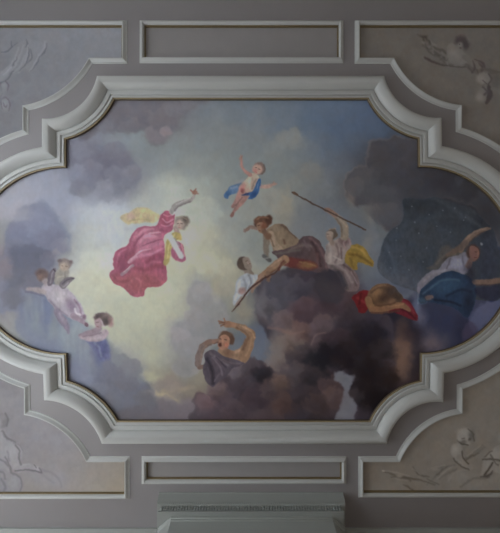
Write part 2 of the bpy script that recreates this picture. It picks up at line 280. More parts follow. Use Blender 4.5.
    T([(279.6, 267.6), (275.6, 272.6), (268, 276.4), (261, 280.6), (254, 285.4), (248, 291.4), (243.5, 297.6), (239, 303.5), (234.6, 309), (231.6, 312)], [.9, 1.3, 1.7, 2, 2, 2, 1.9, 1.6, 1.2, .6], (68, 44, 38), region=R, f=.4)
    # ============ 17: spear thrower (18 shirt and skirt, 19 ochre drape, 20 spear)
    R = 19
    P([(347, 249), (350, 246), (357, 244), (362, 245.6), (367, 250), (370, 256), (374, 261), (374, 266.4), (368, 265), (360, 262.4), (357.4, 265), (358.4, 269), (354.6, 270), (349, 268), (345.6, 261)], (142, 112, 46), region=R, f=.6)
    T([(352, 247), (362, 250), (369, 259)], 2, (160, 130, 60), clip=1, f=1.2); T([(350, 254), (360, 256), (372, 264)], 2, (108, 80, 32), clip=1, f=1.2); T([(351, 258), (354, 268)], 1.6, (116, 88, 38), clip=1, f=1)
    R = 18
    P([(327, 262), (336, 260), (346, 263), (352, 268), (357, 273), (359.6, 280), (360, 287), (357, 291), (350, 292), (344, 289), (340, 279), (334, 271), (329, 268)], (110, 92, 92), region=R, f=.7)
    T([(336, 264), (346, 271), (353, 283)], 2.2, (134, 118, 116), clip=1, f=1.2); T([(343, 264), (353, 272), (357, 286)], 1.6, (84, 66, 68), clip=1, f=1); T([(333, 266), (343, 277), (348, 289)], 2, (88, 80, 76), clip=1, f=1.2); T([(352, 272), (358, 284)], 1, (136, 116, 116), clip=1, f=.8)
    P([(326, 252), (327, 245), (331, 241), (336, 240), (341, 237), (345, 235.6), (349.6, 238), (352, 243), (351, 248), (347.6, 251), (345.6, 258), (343.6, 264), (335, 264.6), (328, 264), (325, 258)], (140, 125, 120), region=R, f=.7)
    B(345, 241, 5, 5, (106, 80, 82), clip=1, f=.8); T([(347, 238), (344, 244), (347, 249)], 1.4, (142, 118, 116), clip=1, f=.8); T([(330, 244), (331, 254), (330, 262)], 2.4, (156, 144, 138), clip=1, f=1.2); T([(337, 244), (339, 254), (336, 262)], 1.8, (108, 88, 86), clip=1, f=1)
    T([(342, 248), (342, 258)], 1.6, (98, 76, 76), clip=1, f=.9); T([(334, 256), (341, 260)], 1.2, (160, 148, 142), clip=1, f=.9); T([(350, 240), (351, 245)], 1, (140, 112, 112), clip=1, f=.7)
    R = 17
    T([(335, 214.6), (340, 219), (344.4, 224.6), (345.4, 231), (345, 237)], [5, 7, 8, 8, 7.5], (132, 118, 102), region=R); T([(337, 219), (342, 226), (342.4, 236)], 1.6, (98, 82, 70), f=.8, alpha=.8); T([(341, 219), (347, 226)], 1.2, (150, 134, 116), f=.8)
    T([(326, 209), (330, 210.6), (336, 215)], [3.4, 5, 5], (134, 104, 90), region=R); hands(K, 328.4, 209.6, 200, 3.6, (134, 100, 88), R, 3)
    B(332.6, 234, 6, 6, (92, 78, 68), region=R, f=.2, warp=1.2); P([(327, 232), (331, 230.6), (334, 233), (333, 238), (329.4, 240.6), (326.8, 237.4)], (140, 122, 110), region=R, f=.6); T([(330, 238), (333, 243)], 4.5, (132, 112, 100), region=R)
    T([(327.6, 234), (329.2, 234)], .6, (80, 60, 52), f=.35); T([(330, 229), (336, 228.6)], 1.2, (124, 106, 90), f=.6)
    R = 20
    T([(292.6, 192), (320, 206.6), (366.4, 229.6)], [1.5, 1.5, 1.5], (66, 50, 42), region=R, f=.4); P([(292.4, 191), (295, 191), (299, 194), (297.4, 195.8), (293.6, 194)], (84, 62, 48), region=R, f=.4, sm=False)
    # ============ 21: sleeping man (22 his red cloth)
    R = 22
    P([(352.6, 298), (358, 293), (364, 290.6), (369, 291), (371, 298), (370, 306), (366, 313), (360, 312.4), (358, 308), (356, 303)], (112, 24, 30), region=R, f=.6)
    T([(358, 298), (366, 303)], 2, (142, 40, 44), clip=1, f=1.2); T([(362, 294), (360, 304)], 1.4, (78, 16, 22), clip=1, f=.9)
    P([(392, 300), (398, 297), (405, 299), (411, 302), (415, 309), (418.6, 315), (418.6, 321), (413, 320), (406, 317), (396, 313), (388, 311)], (104, 24, 36), region=31, f=.6)
    T([(400, 300), (408, 304), (415, 313)], 2.4, (134, 40, 52), clip=1, f=1.2); T([(396, 306), (408, 312), (416, 319)], 1.6, (66, 14, 26), clip=1, f=1)
    R = 21
    P([(368, 296), (372, 289), (378, 284.6), (386, 283.6), (394, 286), (400, 292), (404, 298), (400, 305), (390, 309), (378, 309), (370, 306)], (112, 80, 56), region=R, f=.8); B(397, 298, 7, 6, (70, 54, 46), clip=1, f=.8); B(374, 300, 4, 7, (90, 62, 44), clip=1, f=.9); T([(376, 288), (384, 285), (392, 288)], 1.4, (134, 98, 70), clip=1, f=1)
    B(377, 293, 6, 6, (138, 98, 64), clip=1, f=.9); B(392, 291, 7, 5, (78, 52, 38), clip=1, f=.8, ang=20); B(385, 298, 6, 4, (74, 50, 38), clip=1, f=1, ang=-15); T([(372, 293), (379, 288), (388, 289)], 1.2, (88, 62, 46), clip=1, f=.9)
    B(393, 302, 4, 3, (124, 88, 64), clip=1, f=.9); T([(396, 288), (402, 296)], 1.6, (70, 58, 52), clip=1, f=.9)
    T([(369, 300), (372, 307), (382, 311)], [7, 7, 6], (134, 96, 64), region=R); T([(372, 310), (384, 310), (396, 306), (404, 306), (410, 310)], [5, 6, 6, 6, 4], (134, 92, 64), region=R); T([(372, 313), (386, 313), (400, 311)], 1.4, (78, 50, 40), f=.8)
    T([(376, 306), (388, 305), (396, 303)], 1.2, (90, 58, 42), f=.8); T([(390, 307), (404, 304.6)], 1.2, (160, 118, 84), f=.9, alpha=.7)
    # ============ 23: night woman (24 white blouse, 25 blue gown, 26 dusky companion)
    R = 26
    P([(436, 262), (440, 250), (448, 246), (456, 250), (462, 246), (466, 252), (456, 260), (444, 264), (436, 270), (428, 268)], (74, 70, 68), region=R, f=1.8, warp=1.5)
    T([(438, 264), (446, 256), (456, 254)], 2, (92, 84, 76), clip=1, f=1.4); B(448, 259, 5, 3, (52, 46, 46), f=.9, alpha=.7, warp=1)
    R = 24
    P([(418, 291), (419, 284), (426, 276), (433, 270.6), (440, 269), (445, 262), (450, 257.4), (458, 255.6), (466, 252), (471, 256), (471.6, 266), (467, 274), (458, 273), (446, 272), (438, 277), (430, 281.6), (424, 288), (420.6, 294)], (102, 98, 110), region=R, f=.7)
    B(458, 263, 8, 5, (122, 120, 134), clip=1, f=.9, ang=-10); T([(424, 282), (434, 274), (446, 270)], 2, (120, 114, 120), clip=1, f=1.2); T([(452, 259), (448, 268)], 1.2, (74, 70, 84), clip=1, f=.9); T([(464, 256), (466, 270)], 1.6, (78, 76, 92), clip=1, f=1)
    R = 25
    P([(421, 298), (422, 290), (430, 283), (438, 276), (446, 272.4), (454, 271), (462, 273.4), (470, 276), (475, 282), (478, 290), (476.6, 302), (473, 312), (468, 318), (458, 310), (450, 306), (440, 304), (430, 302), (424, 300)], (36, 56, 84), region=R, f=.7)
    B(448, 286, 12, 7, (48, 76, 106), clip=1, f=.9, ang=-14); T([(432, 288), (444, 280), (460, 280)], 2, (64, 92, 118), clip=1, f=1.2); T([(448, 296), (462, 290), (472, 292)], 2, (28, 40, 62), clip=1, f=1.2); T([(424, 294), (434, 286)], 1.6, (70, 94, 120), clip=1, f=1)
    B(470, 304, 5, 12, (30, 40, 62), clip=1, f=.9); T([(436, 300), (452, 302), (462, 306)], 2, (26, 34, 54), clip=1, f=1)
    B(424, 301, 4, 3, (56, 80, 104), region=R, f=.7)
    R = 23
    T([(428, 298), (433, 297)], [3, 3.6], (88, 70, 66), region=33, f=.8); B(430, 298, 3.4, 2.6, (86, 70, 68), region=33, f=.8)
    T([(489, 228.4), (481, 231), (473, 236), (467, 242), (462, 250)], [3, 4.6, 5.6, 6, 6], (108, 86, 72), region=R); T([(486, 231), (474, 239), (467, 249)], 1.4, (74, 56, 50), f=.8); T([(487, 228), (476, 232), (468, 239)], 1.2, (128, 104, 88), f=.8, alpha=.8); T([(467, 243), (458, 250), (449, 255)], [6, 6, 4.4], (88, 72, 64), region=R, f=.9); hands(K, 489.4, 228.4, -10, 3, (104, 82, 70), R, 3)
    B(475, 252.4, 7, 8.4, (66, 46, 42), region=R, f=.2); P([(471.6, 247), (476, 246), (480, 249.4), (480.8, 255), (477.6, 260), (473.4, 261), (471, 255)], (108, 74, 66), region=R, f=.6)
    T([(476.6, 252), (478.8, 252)], .7, (60, 40, 36), f=.4); T([(476, 257.4), (478, 257.6)], .7, (84, 40, 38), f=.4); B(479.6, 253.6, 1, 1.8, (122, 84, 72), f=.7); B(483, 244, 1.2, 1.2, (120, 124, 130), f=.7, alpha=.8)
    T([(472, 260), (470, 266)], [5, 6], (98, 74, 68), region=R, f=.8)
    T([(476, 282), (484, 282.6), (494, 282), (506, 280)], [5, 6, 6, 6], (106, 82, 70), region=30, f=.8); T([(478, 285), (494, 285.6), (506, 284)], 1.4, (60, 46, 48), f=.9); B(472, 274, 4, 9, (34, 34, 50), f=.8, alpha=.8, ang=-10)
    P([(478, 288), (490, 287), (506, 286), (512, 300), (500, 298), (494, 302), (484, 300), (478, 296)], (34, 38, 62), f=1.4, warp=1)
    # ============ 27: man shading his eyes (28 purple drape)
    R = 27
    T([(217, 341.6), (209, 342.4), (202, 347)], [4.6, 5.6, 6.4], (120, 95, 84), region=R, sm=False); T([(202, 347), (198.4, 356), (197.6, 365)], [6.4, 7, 6.4], (116, 98, 92), region=R, sm=False); T([(211, 345), (204, 349), (201, 358)], 1.2, (84, 68, 62), f=.8, alpha=.8); T([(206, 346.6), (202, 352), (200, 364)], 1.4, (150, 124, 110), f=.9, alpha=.7); T([(199, 368), (206, 367)], [4, 4], (116, 92, 84), region=R)
    P([(218, 350), (226, 349), (233, 351), (239, 349), (243, 346), (248, 350), (250, 356), (246, 363), (238, 364), (228, 361), (220, 356)], (138, 106, 82), region=R, f=.7)
    B(228, 354, 4, 4, (112, 80, 62), clip=1, f=.9); T([(236, 353), (242, 350)], 2, (160, 126, 98), clip=1, f=1.2); T([(240, 358), (247, 353)], 1.4, (98, 66, 50), clip=1, f=.9)
    T([(233, 325.4), (243, 328.6), (251, 334.6)], [5.2, 7.6, 8.6], (138, 105, 80), region=R, sm=False); T([(251.4, 335.6), (248.6, 346), (244, 357)], [8.4, 10.4, 10.8], (130, 98, 74), region=R, sm=False); T([(246, 340), (243, 350)], 2.4, (98, 70, 54), f=1.4, alpha=.8); T([(252, 338), (249.6, 348), (246, 356)], 1.8, (152, 118, 90), f=1, alpha=.8); T([(251, 333), (255, 337)], 1.2, (104, 76, 60), f=.8); T([(236, 328), (244, 332), (248, 338), (245, 346)], 1.8, (104, 74, 56), f=1, alpha=.8); T([(240, 325.6), (250, 331), (254.6, 338)], 1.4, (166, 132, 100), f=.9, alpha=.8)
    T([(228, 324.6), (234, 325.6)], [6.4, 5], (142, 104, 80), region=R); B(226.6, 324.6, 4, 3.4, (136, 98, 76), region=R, ang=10)
    for (hx, hy) in [(218.4, 321), (219, 323.6), (220.4, 326.6)]: T([(226, 324), (hx, hy)], [1.8, 1.2], (130, 92, 72), f=.35, region=R)
    T([(225, 322), (224, 318.6)], [1.7, 1.1], (136, 98, 78), f=.35, region=R); T([(219, 322.4), (225, 323)], .5, (88, 58, 46), f=.3); T([(220, 325.4), (225, 325)], .5, (88, 58, 46), f=.3)
    B(226, 338, 8, 6.4, (92, 66, 52), region=R, f=.2, warp=1, ang=10); B(231.6, 341, 3, 4.6, (84, 60, 48), region=R, f=.3, warp=.8); P([(218.6, 340), (221, 336), (226, 335.4), (229.4, 339), (229, 345), (225.6, 350), (220.6, 350.4), (217.6, 346)], (152, 108, 86), region=R, f=.6)
    B(220, 345.4, 1.6, 2, (78, 40, 36), f=.5); B(222.6, 341.6, 1.2, 1.8, (170, 122, 96), f=.7); T([(219.6, 339.6), (221, 339.6)], .8, (76, 48, 40), f=.4); T([(224.4, 340), (226.4, 340.6)], .8, (76, 48, 40), f=.4); B(226, 345.6, 2.4, 2.4, (170, 96, 78), f=.9, alpha=.6)
    T([(213, 342), (217, 340.4)], [3.6, 2.6], (134, 100, 84), region=R); T([(214, 344), (218, 343)], .8, (88, 60, 50), f=.5)
    R = 28
    P([(203.6, 356), (207, 352), (212, 350.4), (217, 352), (223, 356.6), (231, 359), (240, 361.6), (244, 364), (238, 367), (232, 369.4), (229, 374), (222, 380), (216, 385), (212.4, 388), (208, 385), (204.6, 380), (202.6, 372), (203, 366), (205, 362)], (80, 70, 80), region=R, f=.7)
    T([(210, 354), (218, 360), (228, 366)], 2, (106, 96, 104), clip=1, f=1.2); T([(207, 360), (212, 372), (213, 384)], 3, (46, 40, 50), clip=1, f=1.6); T([(212, 358), (220, 368), (222, 376)], 1.4, (104, 92, 102), clip=1, f=.9); T([(216, 358), (226, 368)], 1.2, (56, 48, 60), clip=1, f=.9)
    T([(222, 360), (232, 364), (240, 364)], 1.4, (98, 86, 92), clip=1, f=.9); T([(220, 374), (214, 382)], 1.2, (96, 84, 94), clip=1, f=.8)
    # the dark billow in front of the spear thrower's skirt
    P([(322, 272), (334, 270), (342, 275), (346.6, 284), (346, 293), (338, 302), (322, 300), (312, 284)], (47, 44, 50), f=2.6, warp=3, region=0, alpha=.9); B(330, 292, 14, 9, (56, 50, 54), f=.95, warp=3, alpha=.8); B(322, 284, 9, 7, (54, 50, 54), f=.95, warp=3, alpha=.6)
    B(398, 290, 9, 5, (70, 72, 84), f=1, alpha=.35, warp=2)
    dim = {1: .9, 14: .93, 15: .9, 17: .86, 18: .86, 19: .84, 20: .95, 21: .8, 22: .8, 31: .8, 23: .9, 24: .92, 25: .76, 26: .9, 30: .88, 12: .95, 27: .95, 28: .92, 7: .97, 10: .95}
    g1 = K.C.mean(-1, keepdims=True); K.C = np.where((K.R == 1)[..., None], g1+(K.C-g1)*.72, K.C)
    for r, k in dim.items(): K.C = np.where((K.R == r)[..., None], K.C*k, K.C)
# ---------------------------------------------------------------- the painted sky and its figures (pigment as 0-255 triples)
SKY = """
120 105 104 102 112|150 105 98 97 104|180 104 102 104 112|200 105 105 113 122|240 105 98 107 117|280 105 92 102 114|320 105 84 95 110|350 105 78 90 107|372 108 74 84 102
85 127 122 125 142|105 122 117 119 130|130 120 104 102 110|160 120 102 100 106|185 125 112 116 120|210 125 110 117 121|250 125 106 112 117|280 125 94 103 114|310 125 82 93 108|340 125 75 86 103|370 125 70 82 100|395 125 66 76 92
70 145 125 130 150|90 140 118 122 138|112 138 125 133 140|135 138 125 138 143|150 148 116 122 124|170 145 120 128 130|200 145 117 124 126|230 145 112 118 120|260 145 108 114 117|290 145 103 110 114|310 145 92 100 110|335 145 78 88 102|358 145 74 82 95|385 145 58 57 60|412 145 52 52 58
45 165 135 140 160|70 165 118 122 142|100 165 105 106 122|122 165 108 109 124|145 165 128 134 140|165 165 128 136 138|190 165 128 134 132|220 165 120 126 124|250 165 112 119 120|280 165 110 115 114|305 165 104 108 109|330 165 90 95 103|345 165 80 84 92|365 165 64 64 68|390 165 58 57 62|415 165 54 54 60|440 172 42 42 47|465 182 44 43 46
5 188 152 155 172|20 180 148 152 170|40 182 145 150 170|60 188 140 147 168|85 188 126 130 150|105 188 118 121 138|125 186 120 122 136|147 190 150 155 150|170 190 148 153 142|200 190 135 140 130|225 190 122 128 124|260 190 112 118 116|300 190 110 112 108|320 190 95 98 102|345 190 82 82 84|360 190 70 70 73|385 190 61 61 66|410 190 50 51 56|430 190 42 43 49|470 195 41 41 45|490 205 40 40 44|505 215 38 38 42
5 212 160 160 172|20 212 152 154 172|45 212 138 144 168|70 212 142 148 170|90 212 168 174 182|110 212 158 165 175|140 212 155 160 156|172 215 152 157 144|200 215 142 147 134|230 215 126 130 124|255 215 119 122 116|285 212 116 116 108|310 215 100 103 106|330 215 92 97 104|350 215 86 90 96|370 212 92 91 89|384 212 80 80 82|398 212 64 66 74
3 235 150 150 140|12 235 125 130 155|35 235 118 125 155|60 235 116 122 147|76 235 165 170 165|95 235 172 178 180|108 235 178 184 196|130 235 170 175 170|185 240 157 160 142|210 240 142 142 124|230 240 126 129 120|258 245 116 120 115|310 235 104 106 108|330 230 96 100 106|368 235 88 92 98|382 232 84 88 92
3 260 138 126 134|15 260 105 106 128|30 260 92 96 120|50 258 120 122 145|66 258 155 158 155|85 260 172 175 157|105 258 174 180 170|180 260 158 160 136|205 260 148 148 124|222 262 136 136 115|235 265 126 126 115|365 262 90 94 100|380 262 84 88 97
4 285 120 115 130|20 285 88 90 108|35 285 95 98 115|78 285 166 168 150|95 285 168 170 148|110 290 166 168 148|165 285 158 160 138|182 285 150 152 132|195 282 125 126 118|213 285 120 122 115|230 285 124 124 108|366 282 86 90 98|372 290 84 88 96
4 310 114 111 125|14 312 150 150 145|26 310 115 122 150|40 308 108 116 148|55 312 112 122 145|95 305 162 165 148|120 310 155 158 138|150 310 158 160 138|175 308 152 153 132|190 310 126 127 120|210 305 115 118 112|235 318 106 106 95|250 312 92 92 90
10 332 156 156 145|25 332 125 135 155|45 335 110 120 150|65 338 130 143 162|118 335 152 155 136|135 335 148 150 130|160 335 150 152 132|176 335 125 126 123|195 335 114 117 115|210 330 104 110 110|225 333 100 104 107|240 345 92 98 106|258 335 76 83 98|265 350 80 86 100
72 360 112 118 140|85 352 118 126 145|100 362 105 110 135|118 360 125 128 132|132 352 140 142 126|150 352 144 146 124|168 352 130 130 118|180 358 112 114 112|195 352 110 114 113|192 372 106 108 100|252 352 88 95 108|268 362 84 90 102
78 385 115 120 140|92 380 108 114 132|105 378 110 114 130|120 378 100 104 116|135 375 116 118 116|150 375 140 140 115|165 375 122 120 104|180 378 106 104 92|198 385 112 108 90|205 378 116 114 96|212 392 96 88 78
108 400 108 108 116|125 395 92 93 103|140 390 96 96 103|155 390 112 108 98|172 390 118 110 92|188 392 104 98 84|200 398 98 92 80
118 415 85 85 98|135 408 88 86 94|155 408 90 86 92|175 408 98 92 86|192 410 90 84 80
350 280 60 58 62|360 320 50 46 50|400 330 44 44 54|430 330 50 52 62|450 320 48 50 60|470 330 40 42 56|490 310 66 68 82|470 310 60 62 78|500 295 60 62 76|400 370 52 44 44|420 345 58 54 60|350 360 46 42 46|300 340 46 43 45|330 400 50 46 48|380 395 34 30 32|350 410 56 54 58|260 400 58 52 52|230 400 62 56 56|300 400 50 46 48|505 260 44 48 62|495 330 50 52 60|515 280 46 48 60|-15 235 140 140 150|-20 280 120 118 130
"""
def grey(v): return (v, v, v)
def cape(K):
    P, B, T = K.poly, K.blob, K.stroke
    CAPE = [(404, 200), (410, 198), (424, 199), (436, 197), (450, 201), (463, 205), (474, 209), (482, 216), (488, 223), (494, 228), (498, 240), (503, 262), (506, 285), (500, 300), (470, 300), (430, 296), (412, 290), (396, 284), (384, 276), (378, 266), (381, 254), (383, 246), (387, 236), (393, 229), (401, 224), (405, 214)]
    P(CAPE, (48, 56, 68), f=1.0, warp=.5, region=1)
    B(450, 212, 44, 12, (44, 50, 59), f=.9, alpha=.75, ang=14, clip=1); B(420, 204, 18, 6, (40, 47, 54), f=.8, alpha=.7, clip=1)
    B(396, 258, 18, 26, (58, 69, 86), f=.9, alpha=.7, clip=1); B(430, 240, 26, 18, (56, 63, 74), f=.9, alpha=.6, clip=1)
    B(404, 286, 30, 14, (72, 78, 96), f=.9, alpha=.8, clip=1); B(378, 272, 8, 12, (84, 90, 102), f=1, alpha=.8, clip=1)
    B(490, 262, 12, 28, (40, 46, 66), f=.8, alpha=.8, clip=1); B(484, 225, 8, 10, (34, 38, 46), f=.8, alpha=.7, clip=1)
    T([(436, 198), (450, 206), (466, 216), (484, 228)], [1.5, 3, 4, 2], (66, 72, 82), f=2, alpha=.6, clip=1)
    T([(404, 202), (412, 214), (418, 232)], [2, 3, 4], (44, 52, 60), f=2, alpha=.6, clip=1); T([(396, 232), (412, 222), (440, 216), (464, 218)], [2, 3, 4, 2], (58, 66, 78), f=2, alpha=.5, clip=1)
    T([(388, 246), (394, 262), (398, 282)], [3, 4, 6], (66, 78, 98), f=2, alpha=.5, clip=1)
    for (sx, sy) in [(413, 206), (420, 233), (428, 248), (444, 210), (465, 220), (467, 217), (397, 240), (402, 256), (410, 270), (392, 268), (438, 226), (452, 232), (416, 222), (398, 228), (430, 214), (484, 244), (478, 236), (390, 252), (424, 262), (456, 208)]:
        B(sx, sy, .7, .7, (96, 104, 116), f=.7, alpha=.7, clip=1)
def paint_ceiling(step):
    K = Canvas(-36, 92, 520, 428, step)
    S = [tuple(float(v) for v in q.split()) for row in SKY.strip().split('\n') for q in row.split('|')]
    K.base(S, 10.5)
    P, B, T = K.poly, K.blob, K.stroke
    # ---- clouds, upper left
    P([(104, 96), (202, 96), (196, 104), (186, 110), (178, 114), (178, 126), (171, 133), (163, 142), (151, 143), (143, 133), (125, 130), (112, 132), (98, 133), (86, 140), (80, 132)], (101, 98, 106), f=3, warp=4, alpha=.85)
    B(166, 131, 5, 4, (122, 110, 104), f=.8, alpha=.6, warp=2); B(158, 139, 9, 4, (112, 104, 106), f=.8, alpha=.6, warp=2)
    P([(66, 142), (80, 138), (100, 148), (112, 142), (121, 143), (126, 150), (126, 157), (134, 160), (140, 168), (138, 178), (130, 184), (121, 191), (110, 193), (96, 190), (84, 196), (70, 192), (68, 165)], (110, 112, 130), f=2.2, warp=3.5, alpha=.72)
    B(108, 165, 16, 12, (98, 98, 116), f=.9, alpha=.5, warp=4); B(128, 172, 8, 8, (112, 108, 122), f=.8, alpha=.6, warp=3)
    B(114, 149, 9, 6, (116, 116, 130), f=.8, alpha=.6, warp=3)
    # ---- the large plume at the left
    P([(6, 240), (7, 228), (14, 220), (18, 208), (40, 200), (56, 210), (58, 222), (66, 232), (67, 244), (62, 252), (50, 256), (42, 264), (36, 276), (36, 292), (28, 300), (24, 312), (8, 313), (-4, 314), (-30, 300), (-20, 262), (0, 256)], (112, 119, 148), f=2.5, warp=4.5, alpha=.72)
    P([(8, 256), (20, 244), (42, 246), (52, 252), (40, 264), (34, 280), (30, 296), (14, 306), (4, 298), (6, 276)], (88, 91, 113), f=5, warp=5, alpha=.8)
    B(2, 266, 7, 12, (136, 122, 130), f=.9, alpha=.6, warp=3); B(30, 288, 10, 6, (150, 135, 140), f=.9, alpha=.5, warp=2)
    P([(66, 238), (64, 250), (54, 257), (46, 263), (50, 254), (58, 247)], (150, 142, 150), f=2, warp=2, alpha=.5)
    B(17, 214, 9, 9, (165, 160, 170), f=.9, alpha=.5, warp=3); B(98, 210, 16, 7, (176, 182, 190), f=1, alpha=.5, warp=4); B(86, 225, 10, 10, (172, 178, 180), f=1, alpha=.5, warp=4)
    # ---- blue veils falling below the left putti
    P([(20, 292), (30, 288), (52, 296), (64, 318), (80, 334), (92, 344), (104, 344), (112, 366), (122, 380), (140, 380), (150, 392), (148, 420), (110, 420), (66, 372), (40, 352), (26, 344), (14, 326), (18, 308)], (108, 117, 146), f=3, warp=3, alpha=.6)
    for i in range(46):
        x = 20+i*2.1+K.rng.uniform(-1, 1); yt = 296+max(0, x-45)*1.0+K.rng.uniform(-3, 6); L = K.rng.uniform(18, 45)
        c = [(96, 108, 146), (128, 142, 160), (120, 136, 150), (102, 106, 134), (140, 152, 164), (90, 98, 130)][i % 6]
        T([(x, yt), (x+K.rng.uniform(-1, 2), yt+L*.5), (x+K.rng.uniform(0, 3), yt+L)], [1, 3, 1], c, f=1.6, alpha=.4)
    for x, y, rx, ry, c in [(74, 330, 9, 8, (150, 160, 160)), (70, 345, 6, 12, (134, 144, 150)), (36, 320, 5, 14, (128, 140, 146)), (54, 322, 5, 12, (126, 138, 140)), (82, 352, 6, 12, (132, 138, 146)), (28, 302, 5, 8, (120, 130, 142)), (94, 366, 7, 10, (122, 126, 134)), (60, 300, 5, 8, (124, 126, 146)), (48, 334, 6, 8, (132, 142, 148)), (88, 334, 7, 4, (140, 146, 152))]: B(x, y, rx, ry, c, f=1, alpha=.6, warp=3)
    B(62, 336, 7, 10, (138, 150, 160), f=1, alpha=.6, warp=3); B(46, 312, 5, 14, (92, 104, 148), f=.9, alpha=.5, warp=2)
    B(100, 352, 8, 12, (88, 94, 138), f=.8, alpha=.8, warp=2)
    P([(104, 350), (112, 354), (124, 354), (130, 360), (140, 366), (142, 376), (138, 386), (120, 390), (104, 378)], (114, 117, 128), f=2, warp=3, alpha=.7)
    B(104, 376, 10, 12, (96, 98, 122), f=.9, alpha=.7, warp=4); B(122, 374, 9, 8, (104, 102, 116), f=.9, alpha=.6, warp=4)
    B(84, 374, 5, 14, (124, 128, 150), f=1, alpha=.6, warp=3, ang=-12)
    P([(90, 384), (110, 380), (130, 388), (148, 386), (152, 398), (160, 410), (150, 424), (112, 424), (98, 400)], (96, 98, 112), f=4, warp=5, alpha=.7)
    # ---- the yellow break and brown bank along the lower edge
    B(160, 396, 14, 3, (142, 134, 108), f=1, alpha=.8, warp=3, ang=8); B(176, 390, 12, 2.5, (138, 128, 100), f=1, alpha=.7, warp=3, ang=-8)
    B(178, 401, 10, 2, (128, 120, 96), f=1, alpha=.7, warp=3, ang=8); B(172, 384, 14, 5, (110, 100, 94), f=1, alpha=.6, warp=4); B(150, 378, 8, 4, (148, 148, 120), f=1, alpha=.7, warp=3)
    P([(120, 410), (150, 404), (180, 408), (198, 402), (205, 424), (118, 424)], (92, 86, 92), f=4, warp=4, alpha=.7)
    # ---- pale grey clouds in the middle
    P([(204, 280), (192, 284), (186, 300), (188, 320), (176, 326), (171, 338), (174, 352), (180, 358), (172, 368), (178, 378), (192, 378), (204, 370), (214, 350), (230, 330), (222, 300)], (124, 123, 123), f=2.5, warp=4, alpha=.7)
    B(180, 338, 9, 9, (124, 122, 120), f=.7, alpha=.6, warp=3); B(184, 370, 10, 7, (112, 112, 108), f=.8, alpha=.6, warp=3)
    B(222, 270, 12, 14, (140, 138, 116), f=1, alpha=.6, warp=5); B(216, 288, 6, 10, (134, 132, 110), f=1, alpha=.6, warp=4); B(244, 310, 9, 12, (118, 115, 98), f=1, alpha=.6, warp=4)
    B(290, 140, 16, 9, (112, 114, 112), f=1, alpha=.6, warp=5); B(272, 200, 18, 9, (120, 120, 112), f=1, alpha=.5, warp=5); B(312, 172, 12, 9, (104, 104, 100), f=.8, alpha=.6, warp=4)
    B(285, 205, 8, 14, (126, 122, 108), f=1, alpha=.5, warp=4)
    # ---- upper right dark cloud with warm rim
    U = [(369, 146), (374, 140), (382, 137), (392, 138), (402, 136), (424, 140), (470, 165), (520, 215), (520, 262), (498, 240), (480, 210), (452, 200), (420, 196), (404, 198), (404, 218), (392, 232), (386, 228), (380, 216), (374, 208), (366, 206), (357, 208), (350, 202), (346, 192), (347, 180), (352, 171), (360, 166), (370, 165), (368, 156)]
    P([(x-1.5, y-1) for x, y in U], (112, 100, 92), f=2, warp=3, alpha=.55)
    P(U, (60, 59, 64), f=2.2, warp=3, alpha=.9)
    B(380, 158, 8, 14, (50, 48, 52), f=.9, alpha=.6, warp=3); B(366, 184, 12, 11, (68, 67, 70), f=.9, alpha=.6, warp=3); B(390, 205, 12, 16, (68, 68, 72), f=.9, alpha=.6, warp=4)
    B(440, 185, 34, 12, (42, 42, 47), f=.9, alpha=.8, ang=18, warp=3); B(490, 215, 20, 12, (40, 40, 44), f=.8, alpha=.8, ang=55)
    B(420, 190, 20, 10, (50, 50, 56), f=.9, alpha=.6); B(352, 196, 4, 9, (112, 102, 94), f=.9, alpha=.55, warp=2); B(371, 214, 4, 9, (108, 104, 98), f=.9, alpha=.6, warp=2)
    B(374, 240, 5, 18, (98, 100, 104), f=.9, alpha=.6, warp=3); B(366, 250, 4, 14, (112, 108, 100), f=.9, alpha=.5, warp=2, ang=10)
    # ---- the star-strewn night cape
    # ---- blue haze and cloud under the right-hand group
    P([(418, 300), (440, 296), (470, 300), (500, 296), (520, 300), (516, 330), (480, 352), (424, 356), (400, 372), (410, 330)], (50, 51, 62), f=4, warp=3, alpha=.6)
    P([(384, 310), (420, 318), (424, 350), (416, 384), (390, 404), (372, 424), (330, 424), (330, 330), (356, 308)], (44, 40, 43), f=5, warp=4, alpha=.7)
    B(372, 320, 22, 12, (36, 36, 46), f=.9, alpha=.8, warp=3); B(403, 352, 8, 22, (84, 70, 64), f=1, alpha=.85, warp=3); B(400, 368, 10, 10, (80, 66, 58), f=1, alpha=.5, warp=3)  # the tall brown blobs paint a glare into the pigment
    B(434, 342, 12, 10, (88, 78, 78), f=1, alpha=.65, warp=3); B(446, 322, 22, 12, (46, 48, 62), f=.9, alpha=.6, warp=3); B(470, 330, 10, 12, (38, 38, 48), f=.9, alpha=.6, warp=3)
    P([(470, 320), (476, 310), (488, 304), (492, 296), (512, 296), (512, 312), (490, 326), (476, 334)], (72, 74, 90), f=2.5, warp=3, alpha=.8)
    P([(466, 326), (472, 322), (480, 328), (478, 338), (466, 342)], (58, 54, 66), f=2, warp=2, alpha=.8)
    B(418, 306, 4, 12, (88, 92, 108), f=1, alpha=.7, warp=2); B(422, 318, 5, 8, (80, 80, 92), f=1, alpha=.7, warp=2)
    T([(401, 296), (401, 302)], .8, (110, 130, 130), f=.5, alpha=.7); T([(419, 292), (419, 304)], .8, (110, 125, 130), f=.5, alpha=.6)
